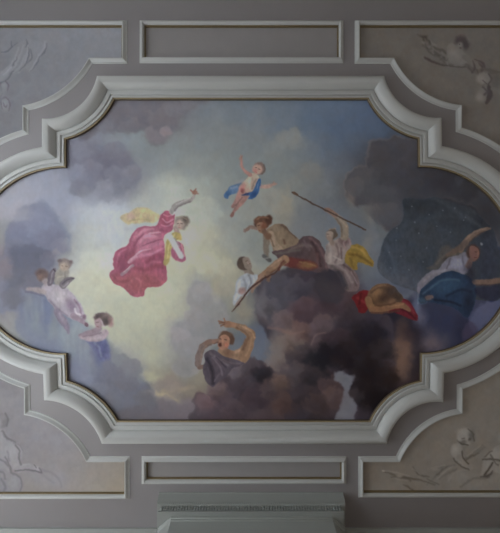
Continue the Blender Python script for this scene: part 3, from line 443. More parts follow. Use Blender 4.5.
    # ---- the central dark cloud mass
    M = [(256, 300), (254, 290), (262, 279), (272, 274), (286, 270), (300, 268), (326, 270), (340, 276), (352, 288), (362, 298), (372, 310), (392, 318), (396, 340), (396, 370), (384, 400), (376, 424), (352, 424), (350, 408), (354, 392), (352, 382), (342, 372), (332, 374), (326, 366), (318, 372), (318, 392), (304, 424), (272, 424), (268, 390), (270, 368), (272, 350), (268, 336), (262, 326), (256, 316)]
    P(M, (56, 52, 57), f=2.2, warp=3.5, alpha=.96)
    B(264, 302, 11, 17, (74, 72, 76), f=.9, alpha=.7, warp=3); B(280, 292, 16, 16, (58, 57, 64), f=.9, alpha=.7, warp=3); B(312, 300, 18, 20, (66, 56, 60), f=.9, alpha=.75, warp=3)
    B(346, 296, 16, 18, (66, 56, 60), f=.9, alpha=.6, warp=3); B(334, 278, 16, 9, (38, 36, 42), f=.8, alpha=.85, warp=2.5); B(322, 322, 12, 9, (76, 68, 70), f=.9, alpha=.7, warp=3)
    B(272, 318, 12, 8, (80, 74, 74), f=.9, alpha=.7, warp=3); B(294, 318, 12, 8, (72, 60, 60), f=.9, alpha=.7, warp=3); B(290, 338, 12, 9, (92, 78, 72), f=.9, alpha=.55, warp=4)
    B(278, 340, 9, 16, (88, 84, 80), f=.9, alpha=.7, warp=4); B(300, 352, 12, 9, (60, 56, 58), f=.9, alpha=.7, warp=3); B(308, 344, 9, 7, (80, 72, 72), f=.9, alpha=.5, warp=3)
    B(320, 358, 17, 10, (34, 35, 40), f=.9, alpha=.8, warp=4); B(352, 352, 20, 18, (38, 34, 37), f=.9, alpha=.8, warp=4); B(344, 336, 14, 9, (52, 46, 49), f=.9, alpha=.7, warp=3)
    B(362, 330, 14, 16, (46, 42, 46), f=.9, alpha=.6, warp=3); B(274, 376, 7, 12, (78, 70, 66), f=.9, alpha=.7, warp=4); B(290, 372, 14, 18, (60, 56, 58), f=.9, alpha=.7, warp=4)
    B(328, 392, 12, 12, (58, 50, 52), f=.9, alpha=.8, warp=3); B(332, 402, 11, 16, (66, 58, 60), f=.8, alpha=.8, warp=3); B(296, 402, 18, 14, (50, 46, 48), f=.9, alpha=.7, warp=4)
    B(278, 398, 7, 16, (66, 56, 52), f=.9, alpha=.6, warp=4); B(364, 396, 18, 20, (36, 32, 34), f=.9, alpha=.6, warp=4); B(318, 344, 7, 6, (84, 74, 74), f=.9, alpha=.6, warp=3)
    for i in range(60):
        x = K.rng.uniform(262, 370); y = K.rng.uniform(284, 415)
        d = K.rng.uniform(-1, 1); base = 56+d*11; B(x, y, K.rng.uniform(4, 9), K.rng.uniform(3, 6), (base+2, base-3, base), f=.9, alpha=.35, warp=3, ang=K.rng.uniform(-40, 40))
    P([(335, 378), (340, 371), (345, 374), (353, 376), (353, 382), (350, 388), (350, 398), (357, 404), (356, 416), (350, 424), (336, 424), (340, 410), (343, 398), (342, 386), (336, 382)], (92, 92, 98), f=1.6, warp=2, alpha=.85)
    B(352, 412, 6, 8, (72, 66, 72), f=.9, alpha=.6, warp=2)
    # ---- lower cloud under the shielding man
    L = [(194, 408), (193, 400), (197, 395), (204, 394), (208, 398), (212, 390), (218, 386), (220, 378), (230, 370), (238, 362), (252, 360), (264, 362), (269, 370), (271, 384), (276, 400), (280, 424), (196, 424)]
    P(L, (62, 56, 57), f=1.6, warp=2.2, alpha=.95)
    B(240, 392, 22, 14, (50, 46, 48), f=.9, alpha=.8, warp=3); B(203, 404, 7, 8, (78, 66, 66), f=.8, alpha=.7, warp=2); B(236, 370, 12, 5, (78, 72, 72), f=.9, alpha=.7, warp=2)
    B(264, 376, 8, 8, (34, 32, 37), f=.9, alpha=.85, warp=2); B(215, 393, 5, 10, (84, 74, 70), f=.9, alpha=.6, warp=2, ang=30); B(232, 410, 22, 8, (60, 55, 56), f=.9, alpha=.6, warp=3)
    B(272, 404, 8, 14, (60, 52, 50), f=.9, alpha=.7, warp=3); B(266, 350, 6, 8, (84, 90, 104), f=.9, alpha=.6, warp=2)
    for x, y, r, c in [(278, 291, 17, (64, 63, 70)), (345, 300, 16, (62, 54, 57)), (322, 298, 19, (62, 54, 58)), (300, 290, 15, (62, 60, 66)), (268, 308, 12, (72, 70, 74)), (300, 312, 14, (66, 57, 60)), (284, 321, 11, (78, 70, 70)), (300, 332, 11, (76, 64, 62)), (352, 322, 15, (50, 46, 50)),
                       (320, 328, 12, (70, 62, 64)), (288, 344, 14, (82, 74, 70)), (364, 340, 15, (42, 39, 42)), (336, 338, 12, (52, 46, 50)), (318, 346, 9, (64, 57, 59)), (276, 362, 11, (84, 77, 73)), (303, 356, 13, (56, 52, 54)), (322, 360, 14, (36, 36, 41)), (345, 358, 14, (38, 34, 37)),
                       (294, 374, 14, (62, 57, 58)), (278, 384, 11, (72, 63, 59)), (312, 380, 12, (46, 43, 46)), (330, 387, 11, (60, 52, 53)), (334, 400, 12, (66, 57, 57)), (300, 398, 14, (52, 47, 49)), (282, 406, 12, (60, 51, 49)), (318, 408, 12, (54, 48, 49)), (366, 372, 16, (38, 35, 37)),
                       (372, 330, 13, (40, 38, 44)), (386, 350, 14, (46, 42, 44)), (376, 398, 14, (34, 31, 33)), (388, 378, 12, (42, 36, 36)), (331, 277, 9, (40, 38, 44)), (342, 281, 8, (38, 36, 42)), (356, 396, 8, (52, 48, 50))]:
        K.puff(x, y, r, c, .17, .62)
    for x, y, r, c in [(240, 388, 17, (56, 51, 53)), (222, 400, 13, (62, 56, 57)), (204, 403, 9, (76, 66, 66)), (250, 370, 11, (60, 56, 59)), (236, 369, 10, (76, 71, 72)), (262, 376, 9, (42, 40, 44)), (256, 398, 13, (54, 48, 50)), (232, 410, 12, (60, 54, 55)), (218, 390, 9, (74, 66, 64)), (269, 392, 9, (58, 52, 52))]:
        K.puff(x, y, r, c, .15, .65)
    B(284, 300, 9, 12, (74, 72, 77), f=.9, alpha=.5, warp=3); B(262, 300, 4, 12, (92, 90, 92), f=.9, alpha=.6, warp=2); B(276, 352, 7, 14, (96, 90, 85), f=.9, alpha=.6, warp=3); B(292, 334, 9, 6, (98, 84, 78), f=.9, alpha=.5, warp=3); B(330, 352, 14, 8, (34, 32, 36), f=.9, alpha=.7, warp=3); B(372, 376, 16, 18, (34, 30, 32), f=.9, alpha=.8, warp=4); B(380, 402, 14, 10, (30, 27, 29), f=.9, alpha=.8, warp=3); B(366, 340, 14, 12, (36, 33, 37), f=.9, alpha=.7, warp=3); B(403, 350, 7, 20, (88, 72, 64), f=1, alpha=.75, warp=3); B(410, 334, 10, 8, (42, 38, 44), f=1, alpha=.6, warp=2)  # the tall warm blob again paints the glare on the cloud
    T([(268, 328), (280, 330), (292, 334), (304, 332)], [1, 2.5, 2.5, 1], (104, 84, 76), f=1.6, alpha=.6); T([(312, 345), (316, 336), (326, 333)], [1, 2, 1], (96, 82, 80), f=1.2, alpha=.6); T([(256, 296), (258, 308), (266, 318)], [1.5, 3, 2], (96, 92, 94), f=1.8, alpha=.5)
    for x, y, r, c in [(112, 151, 9, (110, 110, 124)), (124, 158, 8, (108, 107, 122)), (131, 171, 8, (118, 118, 131)), (119, 180, 11, (116, 118, 134)), (102, 160, 12, (102, 102, 118)), (90, 172, 11, (114, 115, 133)), (80, 152, 11, (118, 121, 140)), (104, 190, 9, (126, 128, 144)), (92, 146, 9, (110, 112, 128)), (112, 172, 8, (112, 113, 130)), (76, 172, 9, (124, 128, 150))]:
        K.puff(x, y, r, c, .07, .5)
    for x, y, r, c in [(118, 109, 14, (103, 101, 110)), (140, 114, 14, (100, 97, 105)), (160, 119, 12, (100, 97, 102)), (173, 109, 10, (104, 101, 106)), (189, 102, 8, (108, 107, 113)), (150, 133, 8, (108, 102, 105)), (165, 130, 6, (114, 106, 104)), (128, 124, 9, (104, 101, 108)), (104, 124, 9, (112, 112, 124))]:
        K.puff(x, y, r, c, .05, .5)
    for x, y, r, c in [(20, 232, 12, (113, 119, 148)), (38, 224, 14, (120, 126, 154)), (50, 238, 13, (110, 114, 140)), (60, 246, 8, (116, 118, 142)), (32, 256, 13, (90, 94, 118)), (45, 262, 8, (100, 102, 124)), (18, 276, 12, (90, 92, 112)), (10, 298, 11, (98, 98, 116)), (30, 284, 9, (98, 98, 118)), (4, 270, 9, (120, 112, 124))]:
        K.puff(x, y, r, c, .06, .5)
    for x, y, r, c in [(117, 360, 8, (120, 123, 132)), (131, 367, 8, (116, 117, 127)), (109, 373, 10, (104, 107, 124)), (96, 390, 10, (108, 112, 130)), (126, 385, 10, (98, 98, 110)), (144, 398, 10, (95, 94, 102)), (166, 406, 9, (94, 90, 93)), (112, 402, 9, (100, 102, 114)), (184, 406, 8, (92, 86, 86)), (180, 334, 9, (130, 127, 126)), (194, 320, 11, (124, 123, 122)), (184, 366, 9, (112, 112, 110)), (196, 345, 11, (122, 121, 121)), (200, 292, 10, (128, 127, 124)), (174, 390, 8, (112, 105, 94))]:
        K.puff(x, y, r, c, .05, .45)
    for x, y, r, c in [(379, 152, 11, (62, 59, 62)), (394, 147, 12, (58, 56, 60)), (365, 179, 14, (68, 67, 70)), (355, 187, 10, (74, 73, 76)), (380, 194, 14, (64, 64, 68)), (402, 170, 15, (56, 55, 60)), (391, 214, 13, (68, 68, 73)), (421, 164, 15, (54, 53, 58)), (412, 186, 12, (52, 52, 57)), (374, 212, 8, (74, 73, 76)), (445, 178, 13, (44, 43, 48)), (468, 192, 12, (41, 41, 45)), (382, 172, 11, (58, 57, 61))]:
        K.puff(x, y, r, c, .08, .5)
    for x, y, r, c in [(222, 268, 12, (140, 139, 122)), (206, 262, 12, (148, 149, 130)), (226, 290, 10, (128, 126, 112)), (290, 138, 12, (112, 114, 112)), (274, 150, 10, (111, 115, 115)), (312, 170, 10, (104, 104, 101)), (284, 206, 10, (122, 119, 108)), (268, 196, 12, (120, 121, 114)), (244, 312, 8, (112, 109, 96)), (214, 312, 10, (118, 119, 115)), (212, 210, 13, (134, 138, 128)), (326, 188, 9, (98, 101, 103))]:
        K.puff(x, y, r, c, .045, .45)
    P([(335, 378), (340, 371), (345, 374), (353, 376), (353, 382), (350, 388), (350, 398), (357, 404), (356, 416), (350, 424), (336, 424), (340, 410), (343, 398), (342, 386), (336, 382)], (88, 88, 93), f=2, warp=2.5, alpha=.7)
    lum = K.C.mean(-1); w = (np.clip((98-lum)/30, 0, 1)*np.clip((K.Y-262)/20, 0, 1)*np.clip((K.X-190)/20, 0, 1))[..., None]; K.C = K.C+w*((K.C-60)*.42-3)
    w = np.clip((330-K.X)/120, 0, 1)[..., None]; warm = np.clip((K.C[..., 0]-K.C[..., 2]+6)/14, 0, 1)[..., None]
    K.C = K.C*(1+w*(.02+.11*warm))+w*warm*np.array([2, 1, 6.]); mm = K.C.mean(-1, keepdims=True); K.C = K.C+(mm-K.C)*w*(1-warm)*.22
    B(104, 222, 26, 22, (184, 190, 196), f=1, alpha=.5, warp=6); B(112, 212, 14, 9, (190, 194, 202), f=1, alpha=.5, warp=5); B(88, 246, 16, 14, (186, 190, 182), f=1, alpha=.45, warp=5)
    # the night cape goes over the cloud behind it
    B(368, 266, 8, 15, (92, 94, 98), f=1, alpha=.6, warp=2)
    cape(K)
    B(386, 286, 20, 9, (72, 76, 88), f=1, alpha=.7, warp=3); B(404, 292, 16, 6, (68, 72, 86), f=1, alpha=.6, warp=3)
    figures(K)
    K.finish(.2, .82, .06)
    return K
# ---------------------------------------------------------------- the grey monochrome panels (grisaille) in the corners
def mono(K, field, d, n=0):
    K.C[:] = np.array(field, float); K.C *= (1+.02*K.n1+.02*K.n3+.012*K.n5)[..., None]
def tone(base, k): return tuple(max(0, min(255, b+k)) for b in base)
def paint_top_left(step):
    K = Canvas(-46, 20, 130, 180, step, 11); G = (118, 120, 126); mono(K, G, 0); T, B, P = K.stroke, K.blob, K.poly
    g = lambda k: tone(G, k*(.8 if k > 0 else .9))
    R = 1                                                      # fluttering drapery
    P([(-12, 84), (0, 74), (8, 62), (12, 46), (22, 40), (30, 38), (38, 40), (45, 44), (44, 52), (38, 56), (36, 62), (30, 70), (24, 68), (18, 72), (10, 78), (4, 82)], g(4), f=1.2, region=R)
    for a in [[(0, 72), (8, 66), (14, 56), (17, 46)], [(6, 72), (14, 64), (19, 54), (22, 44)], [(17, 72), (24, 62), (26, 52), (27, 44)], [(28, 70), (34, 62), (37, 54)], [(38, 54), (43, 48), (44, 40)], [(22, 66), (26, 56)], [(12, 72), (20, 64), (24, 54)]]:
        T(a, [.8, 2.2, 2.2, .8], g(22), f=.8, alpha=.85, region=R)
    for a in [[(18, 70), (25, 62), (28, 52), (27, 46)], [(27, 62), (31, 56), (29, 48)], [(29, 70), (36, 62), (38, 56)], [(2, 74), (10, 67), (16, 56)], [(38, 56), (44, 50), (45.5, 42)], [(24, 46), (26, 42), (25, 38)], [(10, 46), (16, 42)], [(0, 51), (6, 50), (10, 46), (10, 40)]]:
        T(a, [.6, 1.5, 1.5, .5], g(-34), f=.6, alpha=.75)
    P([(-10, 76), (0, 70), (10, 64), (11, 68), (4, 76), (-2, 82), (-12, 86)], g(16), f=1, region=R)
    T([(-8, 84), (4, 80), (12, 70)], 1, g(-30), f=.7); T([(2, 74), (10, 66)], 1, g(34), f=.7)
    for (cx, cy, rx, ry, reg) in [(3, 86, 3.4, 5, 2), (4, 104, 5, 7, 2)]:
        B(cx, cy, rx, ry, g(8), region=reg, f=.3); B(cx-.6, cy-1, rx*.5, ry*.5, g(24), f=.9)
    for a in [[(1, 92), (-1, 98), (1, 108)], [(7, 98), (9, 104), (7, 110)], [(1, 98), (4, 96), (7, 99)], [(4, 80), (7, 84), (6, 90)], [(-1, 82), (0, 90)], [(2, 102), (4, 106), (6, 104)]]:
        T(a, [.8, 1.3, .6], (98, 88, 100), f=.6, alpha=.85)
    B(-14, 92, 16, 10, g(8), f=.5, region=2); B(-16, 66, 9, 8, g(12), f=.4, region=2); T([(-24, 62), (-14, 58), (-8, 66)], 2, g(-30), f=1)
    K.finish(.25, .9, .02); return K
def paint_top_right(step):
    K = Canvas(354, 20, 546, 205, step, 12); G = (82, 77, 72); mono(K, G, 0); T, B, P = K.stroke, K.blob, K.poly
    g = lambda k: tone(G, k*(.7 if k > 0 else 1.2))
    # branch and ribbon
    R = 1
    for a in [[(418, 33), (426, 36), (432, 42)], [(424, 36), (430, 50), (442, 56)], [(426, 57), (434, 60), (441, 63), (454, 64)], [(432, 48), (440, 54), (448, 60)], [(430, 44), (444, 50), (452, 54)]]:
        T(a, [1, 2.6, 1], g(-14), f=1, region=R, alpha=.85)
    for i in range(34):
        x = 424+K.rng.uniform(0, 28); y = 36+(x-420)*.8+K.rng.uniform(-8, 6); B(x, min(y, 64), K.rng.uniform(1, 3), K.rng.uniform(.6, 1.3), g([-24, -14, 10, 16][i % 4]), ang=K.rng.uniform(0, 90), f=.8, alpha=.6)
    T([(426, 56), (432, 60), (440, 63)], [2, 2.4, 1], (58, 48, 46), f=.8, alpha=.85); T([(440, 63), (454, 65.4), (468, 66)], .9, (56, 48, 46), f=.6, alpha=.8)
    R = 2                                                      # putto lying on a cloud
    P([(448, 46), (453, 42), (460, 46), (466, 52), (472, 58), (470, 62), (460, 64), (452, 62), (448, 54)], g(13), f=1.2, region=R)
    B(456, 53, 4, 6, g(26), f=.9, ang=-35); B(464, 60, 4, 3, g(18), f=.9)
    B(463, 41, 6.4, 6.6, g(6), region=R, f=.3); B(462, 39, 6, 4.4, (60, 52, 52), f=.5, warp=1.5); B(467, 43, 3, 4.6, (56, 50, 50), f=.6, warp=1); B(461, 43.6, 2.6, 2.6, g(18), f=.7); B(460.6, 43, .7, .6, (54, 46, 46), f=.6); T([(461, 46.6), (463, 46.8)], .6, (60, 48, 48), f=.4)
    T([(466, 56), (474, 62), (480, 66)], [5, 5, 4], g(4), region=R, f=.8); T([(468, 64), (476, 70), (484, 70)], [4, 5, 4], g(-6), region=R, f=.8)
    for a in [[(474, 60), (476, 66), (473, 72)], [(480, 62), (484, 66), (482, 72)], [(476, 58), (484, 62), (486, 68)], [(470, 66), (474, 72)], [(478, 68), (480, 73)]]: T(a, [.8, 2, .8], (60, 52, 52), f=.8, alpha=.85)
    for a in [[(484, 67), (494, 70), (506, 72)], [(486, 72), (498, 72)]]: T(a, [2, 3, 1.5], g(-8), f=.9)
    R = 3                                                      # second putto below
    B(485, 77, 7, 6, g(16), region=R, f=.3); B(482, 78, 3.6, 3.6, g(30), f=.9); B(486, 94, 7.4, 8.6, g(12), region=R, f=.35, warp=1); B(481, 96, 3.6, 4, g(28), f=.9)
    P([(489, 84), (493, 87), (494, 95), (490, 102), (486, 103), (488, 95)], (58, 51, 51), f=1, alpha=.9); T([(484, 86), (488, 90), (486, 94)], 1.6, (64, 56, 56), f=.9); T([(490, 73), (493, 78), (490, 83)], 1.4, (62, 54, 54), f=.8); T([(484, 79), (488, 83)], 1, (62, 54, 54), f=.6)
    B(498, 80, 5, 6, g(-6), f=.6, region=R); T([(494, 88), (504, 92), (512, 92)], [4, 4, 3], g(4), f=.8, region=R); B(508, 84, 7, 6, g(8), f=.5, region=R)
    K.finish(.25, .9, .02); return K
def paint_bottom_left(step):
    K = Canvas(-46, 340, 132, 500, step, 13); G = (138, 136, 141); mono(K, G, 0); T, B, P = K.stroke, K.blob, K.poly
    K.C += np.clip((K.Y-440)/50, 0, 1)[..., None]*np.array([2, -1, -9.]); K.C -= np.clip((K.X-60)/60, 0, 1)[..., None]*np.array([2, 5, 14.])
    g = lambda k: tone(G, k*(.62 if k > 0 else .78))
    B(44, 478, 26, 9, g(5), f=.9, ang=16, region=None, alpha=.7); B(56, 480, 6, 8, g(12), f=.9, ang=-20, alpha=.7); T([(38, 470), (50, 474), (58, 480), (60, 488)], [1.4, 2, 2, 1], g(-20), f=1.2, alpha=.7); T([(40, 474), (52, 484)], 1.6, g(-12), f=1.2, alpha=.7)
    R = 1                                                      # seated putto seen from behind
    P([(-14, 436), (0, 430), (6, 436), (13, 442), (19, 448), (21.5, 455), (19, 462), (20.5, 470), (18, 473), (10, 470), (7, 478), (-14, 494)], g(14), f=.9, region=R)
    B(10, 454, 6, 8, g(30), clip=1, f=.9); B(0, 448, 5, 12, g(20), clip=1, f=.9); B(14, 464, 4, 5, g(24), clip=1, f=.9)
    T([(18, 470), (26, 467.5), (31, 468), (36, 471)], [7, 6, 5, 3.6], g(14), f=.7, region=R); T([(20, 466.4), (28, 465)], 1.2, g(32), f=.8); B(36, 470, 3, 2.4, g(22), region=R, f=.5)
    B(1, 422, 6, 7, g(-24), region=R, f=.3, warp=1); B(0, 418, 4, 3, g(-6), f=.9); B(-4, 424, 4, 5, g(18), region=R, f=.5); T([(4, 414), (6.6, 420), (5, 427)], 1.4, g(-46), f=.8)
    T([(1, 432), (6, 439), (14, 443)], [2, 2.4, 1.4], g(-38), f=1); T([(14, 446), (18, 452), (18, 460), (20, 466)], 1.4, g(-44), f=.8); T([(4, 458), (8, 466), (10, 472)], 1.4, g(-34), f=.8); T([(14, 472), (24, 471), (34, 472), (40, 474)], 1.3, g(-50), f=.7)
    T([(8, 462), (6, 452)], 1.2, g(-14), f=.8); T([(33, 466), (35, 469)], .8, g(-60), f=.5); T([(38, 469), (41, 474)], 1, g(-44), f=.6); T([(-8, 460), (2, 462), (9, 470), (8, 478)], 1.6, g(-30), f=1)
    T([(12, 444), (18, 446), (22, 452)], .7, g(-16), f=.6)
    R = 2                                                      # the cloud he sits on
    P([(-14, 478), (0, 470), (8, 474), (14, 476), (20, 482), (21, 492), (10, 500), (-14, 500)], g(4), f=1.4, region=R)
    T([(10, 474), (18, 478), (21, 486), (19, 492)], 1.5, g(-32), f=1); T([(0, 480), (4, 488), (2, 494)], 2, g(-26), f=1.2); B(12, 484, 5, 5, g(16), clip=1, f=.9); T([(-6, 472), (2, 474), (4, 480)], 1.4, g(-30), f=1)
    K.finish(.25, .9, .02); return K
def paint_bottom_right(step):
    K = Canvas(357, 320, 548, 500, step, 14); G = (93, 87, 80); mono(K, G, 0); T, B, P = K.stroke, K.blob, K.poly
    g = lambda k: tone(G, k*(.6 if k > 0 else 1.))
    R = 4                                                      # cloud bank
    P([(446, 492), (448, 480), (454, 474), (464, 472), (474, 474), (484, 478), (496, 476), (510, 474), (520, 482), (520, 496), (446, 498)], g(4), f=2, region=R, warp=1)
    B(460, 478, 8, 4, g(14), f=.9, alpha=.8); B(474, 486, 10, 5, g(10), f=.9, alpha=.7); T([(450, 482), (456, 474), (466, 471)], 1.4, g(14), f=1); T([(462, 488), (474, 480), (486, 480)], 1.4, g(-14), f=1.2)
    P([(364, 492), (380, 484), (398, 484), (414, 490), (418, 498), (362, 498)], g(3), f=2, alpha=.8)
    R = 1                                                      # bundle of reeds and a ribbon
    for a, w in [([(462, 462), (476, 456), (486, 448)], 3), ([(458, 470), (450, 474), (440, 480)], 2), ([(444, 470), (436, 478), (428, 486)], 1.6), ([(456, 466), (446, 468), (434, 470)], 1.4), ([(466, 460), (478, 452), (484, 446)], 2)]:
        T(a, [w, w, w*.6], g(-10), f=.8, region=R)
    for a in [[(384, 473), (392, 475), (400, 478), (412, 480), (424, 482), (436, 486)], [(392, 478), (404, 478), (412, 482)], [(414, 468), (418, 474), (424, 477), (430, 478)], [(408, 479), (416, 480)], [(448, 468), (438, 476)], [(460, 466), (470, 459), (480, 454)], [(404, 486), (412, 490), (416, 494)], [(428, 480), (440, 486)]]:
        T(a, [.8, 2, 1], g(-27), f=.8, alpha=.85)
    for a in [[(386, 472), (398, 474), (410, 477)], [(414, 470), (422, 476)], [(432, 469), (446, 466)], [(438, 480), (446, 473), (454, 467)], [(396, 480), (408, 482)], [(468, 457), (482, 447)]]: T(a, [.6, 1.4, .6], g(22), f=.7, alpha=.85)
    B(384, 472, 1.4, 1, g(40), f=.6); B(400, 477, 3, 1.6, g(12), f=.7); B(436, 470, 3.6, 1.6, g(10), f=.7)
    R = 2                                                      # kneeling putto
    P([(452, 448), (456, 444), (462, 445), (464, 452), (464, 459), (470, 464), (474, 469), (468, 471), (460, 466), (456, 460), (452, 455)], g(16), f=.8, region=R)
    B(456, 450, 3.6, 5, g(34), clip=1, f=.9); T([(460, 458), (466, 464), (471, 469)], [5, 4.4, 3.6], g(10), f=.7, region=R); T([(463, 452), (464, 459), (470, 465)], 1.3, g(-40), f=.7); T([(455, 460), (462, 467), (470, 471)], 1.3, g(-34), f=.8); B(472, 467.6, 2.4, 2, g(6), region=R, f=.5)
    B(466.5, 438, 8.6, 8.4, g(22), region=R, f=.2); B(465, 433, 6.6, 3.6, g(30), f=.9, warp=1); B(473, 437, 3, 6, g(-16), f=.8); B(464, 443, 3.4, 2, g(-14), f=.8); T([(459, 441), (463, 444.6), (469, 446)], 1.4, g(-38), f=.8); T([(463, 439.4), (466, 439.6)], .7, g(-40), f=.4)
    B(461, 440, 2, 2, g(30), f=.8); T([(469, 430), (474, 434), (475.4, 442)], 1, g(-34), f=.8); B(471, 440, 1.4, 1.8, g(-30), f=.7)
    R = 3                                                      # putto at the right edge with drapery
    P([(484, 462), (488, 456), (494, 450), (500, 446), (514, 444), (514, 478), (500, 474), (494, 474), (488, 478), (482, 478), (483, 470)], g(14), f=.9, region=R)
    B(496, 456, 5, 6, g(28), clip=1, f=.9); B(488, 468, 3.6, 5, g(24), clip=1, f=.9); T([(484, 461), (492, 460), (502, 462)], 1.4, g(-36), f=.8); T([(486, 476), (490, 470), (494, 464)], 1.8, g(-42), f=.8); T([(482, 478), (490, 477), (494, 472)], [1, 3, 1], (60, 54, 50), f=.8); T([(492, 456), (496, 463), (500, 466)], 1.1, g(-28), f=.8)
    T([(486, 458), (490, 454), (493, 452)], 1, g(-28), f=.7); B(508, 438, 8, 8, g(18), region=R, f=.3)
    K.finish(.25, .9, .02); return K
# ---------------------------------------------------------------- materials
def mat(name, rgb, rough=.5, spec=.5, metal=0., bump=0., bscale=60., mott=0., mscale=3., attr=None, coat=0.):
    m = bpy.data.materials.new(name); m.use_nodes = True; n = m.node_tree.nodes; l = m.node_tree.links
    b = n['Principled BSDF']; b.inputs['Roughness'].default_value = rough; b.inputs['Metallic'].default_value = metal
    b.inputs['Specular IOR Level'].default_value = spec; b.inputs['Coat Weight'].default_value = coat
    b.inputs['Base Color'].default_value = (*rgb, 1)
    tc = n.new('ShaderNodeTexCoord')
    if attr:
        a = n.new('ShaderNodeVertexColor'); a.layer_name = attr; l.new(a.outputs['Color'], b.inputs['Base Color'])
    elif mott:
        t = n.new('ShaderNodeTexNoise'); t.inputs['Scale'].default_value = mscale; t.inputs['Detail'].default_value = 6
        r = n.new('ShaderNodeMix'); r.data_type = 'RGBA'
        r.inputs[6].default_value = (*[c*(1-mott) for c in rgb], 1); r.inputs[7].default_value = (*[min(1, c*(1+mott)) for c in rgb], 1)
        l.new(tc.outputs['Object'], t.inputs['Vector']); l.new(t.outputs['Fac'], r.inputs[0]); l.new(r.outputs[2], b.inputs['Base Color'])
    if bump:
        t = n.new('ShaderNodeTexNoise'); t.inputs['Scale'].default_value = bscale; t.inputs['Detail'].default_value = 4
        p = n.new('ShaderNodeBump'); p.inputs['Strength'].default_value = bump; p.inputs['Distance'].default_value = .004
        l.new(tc.outputs['Object'], t.inputs['Vector']); l.new(t.outputs['Fac'], p.inputs['Height']); l.new(p.outputs['Normal'], b.inputs['Normal'])
    return m
M = {
    'moulding': mat('white_moulding_paint', (.60, .62, .615), .42, .5, bump=.05, bscale=25, mott=.04),
    'field': mat('lilac_grey_ceiling_paint', (.345, .332, .342), .6, .3, bump=.08, bscale=40, mott=.04),
    'panel': mat('grey_panel_paint', (.385, .375, .38), .6, .3, bump=.08, bscale=40, mott=.07, mscale=5),
    'gilt': mat('old_gilding', (.44, .36, .22), .5, .5, metal=.2, mott=.2, mscale=20),
    'shaded_gilt': mat('shade_darkened_gilding', (.22, .17, .09), .5, .5, metal=.2, mott=.2, mscale=20),  # gilding darkened to paint in the shade along the panel edges
    'shade_edge': mat('painted_shade_brown', (.13, .10, .07), .6, .3),  # brown stands for the shade in the recess around the painting
    'pigment': mat('oil_paint_on_canvas', (.5, .5, .5), .5, .3, attr='pigment', bump=.08, bscale=140),
    'grisaille': mat('grey_monochrome_paint', (.5, .5, .5), .6, .3, attr='pigment', bump=.08, bscale=90),
    'breast': mat('pale_green_white_paint', (.375, .40, .385), .4, .5, bump=.05, bscale=25, mott=.03),
    'tan_wall': mat('tan_wall_paint', (.52, .43, .34), .7, .3, mott=.04),
    'wall': mat('cream_wall_paint', (.68, .66, .63), .7, .3, mott=.04),
    'floor': mat('brown_floorboards', (.30, .23, .175), .4, .5, mott=.25, mscale=4),
    'joinery': mat('white_joinery_paint', (.75, .75, .72), .4, .5),
    'skirting': mat('grey_skirting_paint', (.4, .38, .36), .5, .4),
}
def glass():
    m = bpy.data.materials.new('window_glass'); m.use_nodes = True; n = m.node_tree.nodes; l = m.node_tree.links
    n.remove(n['Principled BSDF']); t = n.new('ShaderNodeBsdfTransparent'); g = n.new('ShaderNodeBsdfGlossy'); g.inputs['Roughness'].default_value = .02
    x = n.new('ShaderNodeMixShader'); x.inputs[0].default_value = .07; l.new(t.outputs[0], x.inputs[1]); l.new(g.outputs[0], x.inputs[2]); l.new(x.outputs[0], n['Material Output'].inputs[0]); return m
M['glass'] = glass()
# ---------------------------------------------------------------- object helpers
def link(name, me, m=None, parent=None, label=None, cat=None, kind=None, group=None):
    o = bpy.data.objects.new(name, me); C.objects.link(o)
    if m and me: me.materials.append(m)
    if parent: o.parent = parent
    if label: o['label'] = label
    if cat: o['category'] = cat
    if kind: o['kind'] = kind
    if group: o['group'] = group
    return o
def empty(name, loc, **k):
    o = link(name, None, **k); o.location = loc; o.empty_display_size = .1
    bpy.context.view_layer.update(); return o
def mesh(name, verts, faces, sharp=35):
    me = bpy.data.meshes.new(name); me.from_pydata(verts, [], faces); me.update()
    for p in me.polygons: p.use_smooth = True
    me.set_sharp_from_angle(angle=math.radians(sharp)); return me
def shift(me, o):
    # a part's mesh is written in world metres; move it under its thing's origin
    x, y, z = o.location
    me.transform(__import__('mathutils').Matrix.Translation((-x, -y, -z)))
def part(name, me, m, parent, **k):
    o = link(name, me, m, parent, **k)
    root = parent
    while root.parent: root = root.parent
    shift(me, root); return o
# ---------------------------------------------------------------- plan curves (photo pixels on the ceiling plane)
def arc3(a, b, c, n=22):
    (ax, ay), (bx, by), (cx, cy) = a, b, c
    d = 2*(ax*(by-cy)+bx*(cy-ay)+cx*(ay-by))
    ux = ((ax*ax+ay*ay)*(by-cy)+(bx*bx+by*by)*(cy-ay)+(cx*cx+cy*cy)*(ay-by))/d
    uy = ((ax*ax+ay*ay)*(cx-bx)+(bx*bx+by*by)*(ax-cx)+(cx*cx+cy*cy)*(bx-ax))/d
    r = math.hypot(ax-ux, ay-uy); t0 = math.atan2(ay-uy, ax-ux); tb = math.atan2(by-uy, bx-ux); t1 = math.atan2(cy-uy, cx-ux)
    f = lambda t: (t-t0) % (2*math.pi)
    sweep = f(t1) if f(tb) <= f(t1) else f(t1)-2*math.pi
    return [(ux+r*math.cos(t0+sweep*i/n), uy+r*math.sin(t0+sweep*i/n)) for i in range(n+1)]
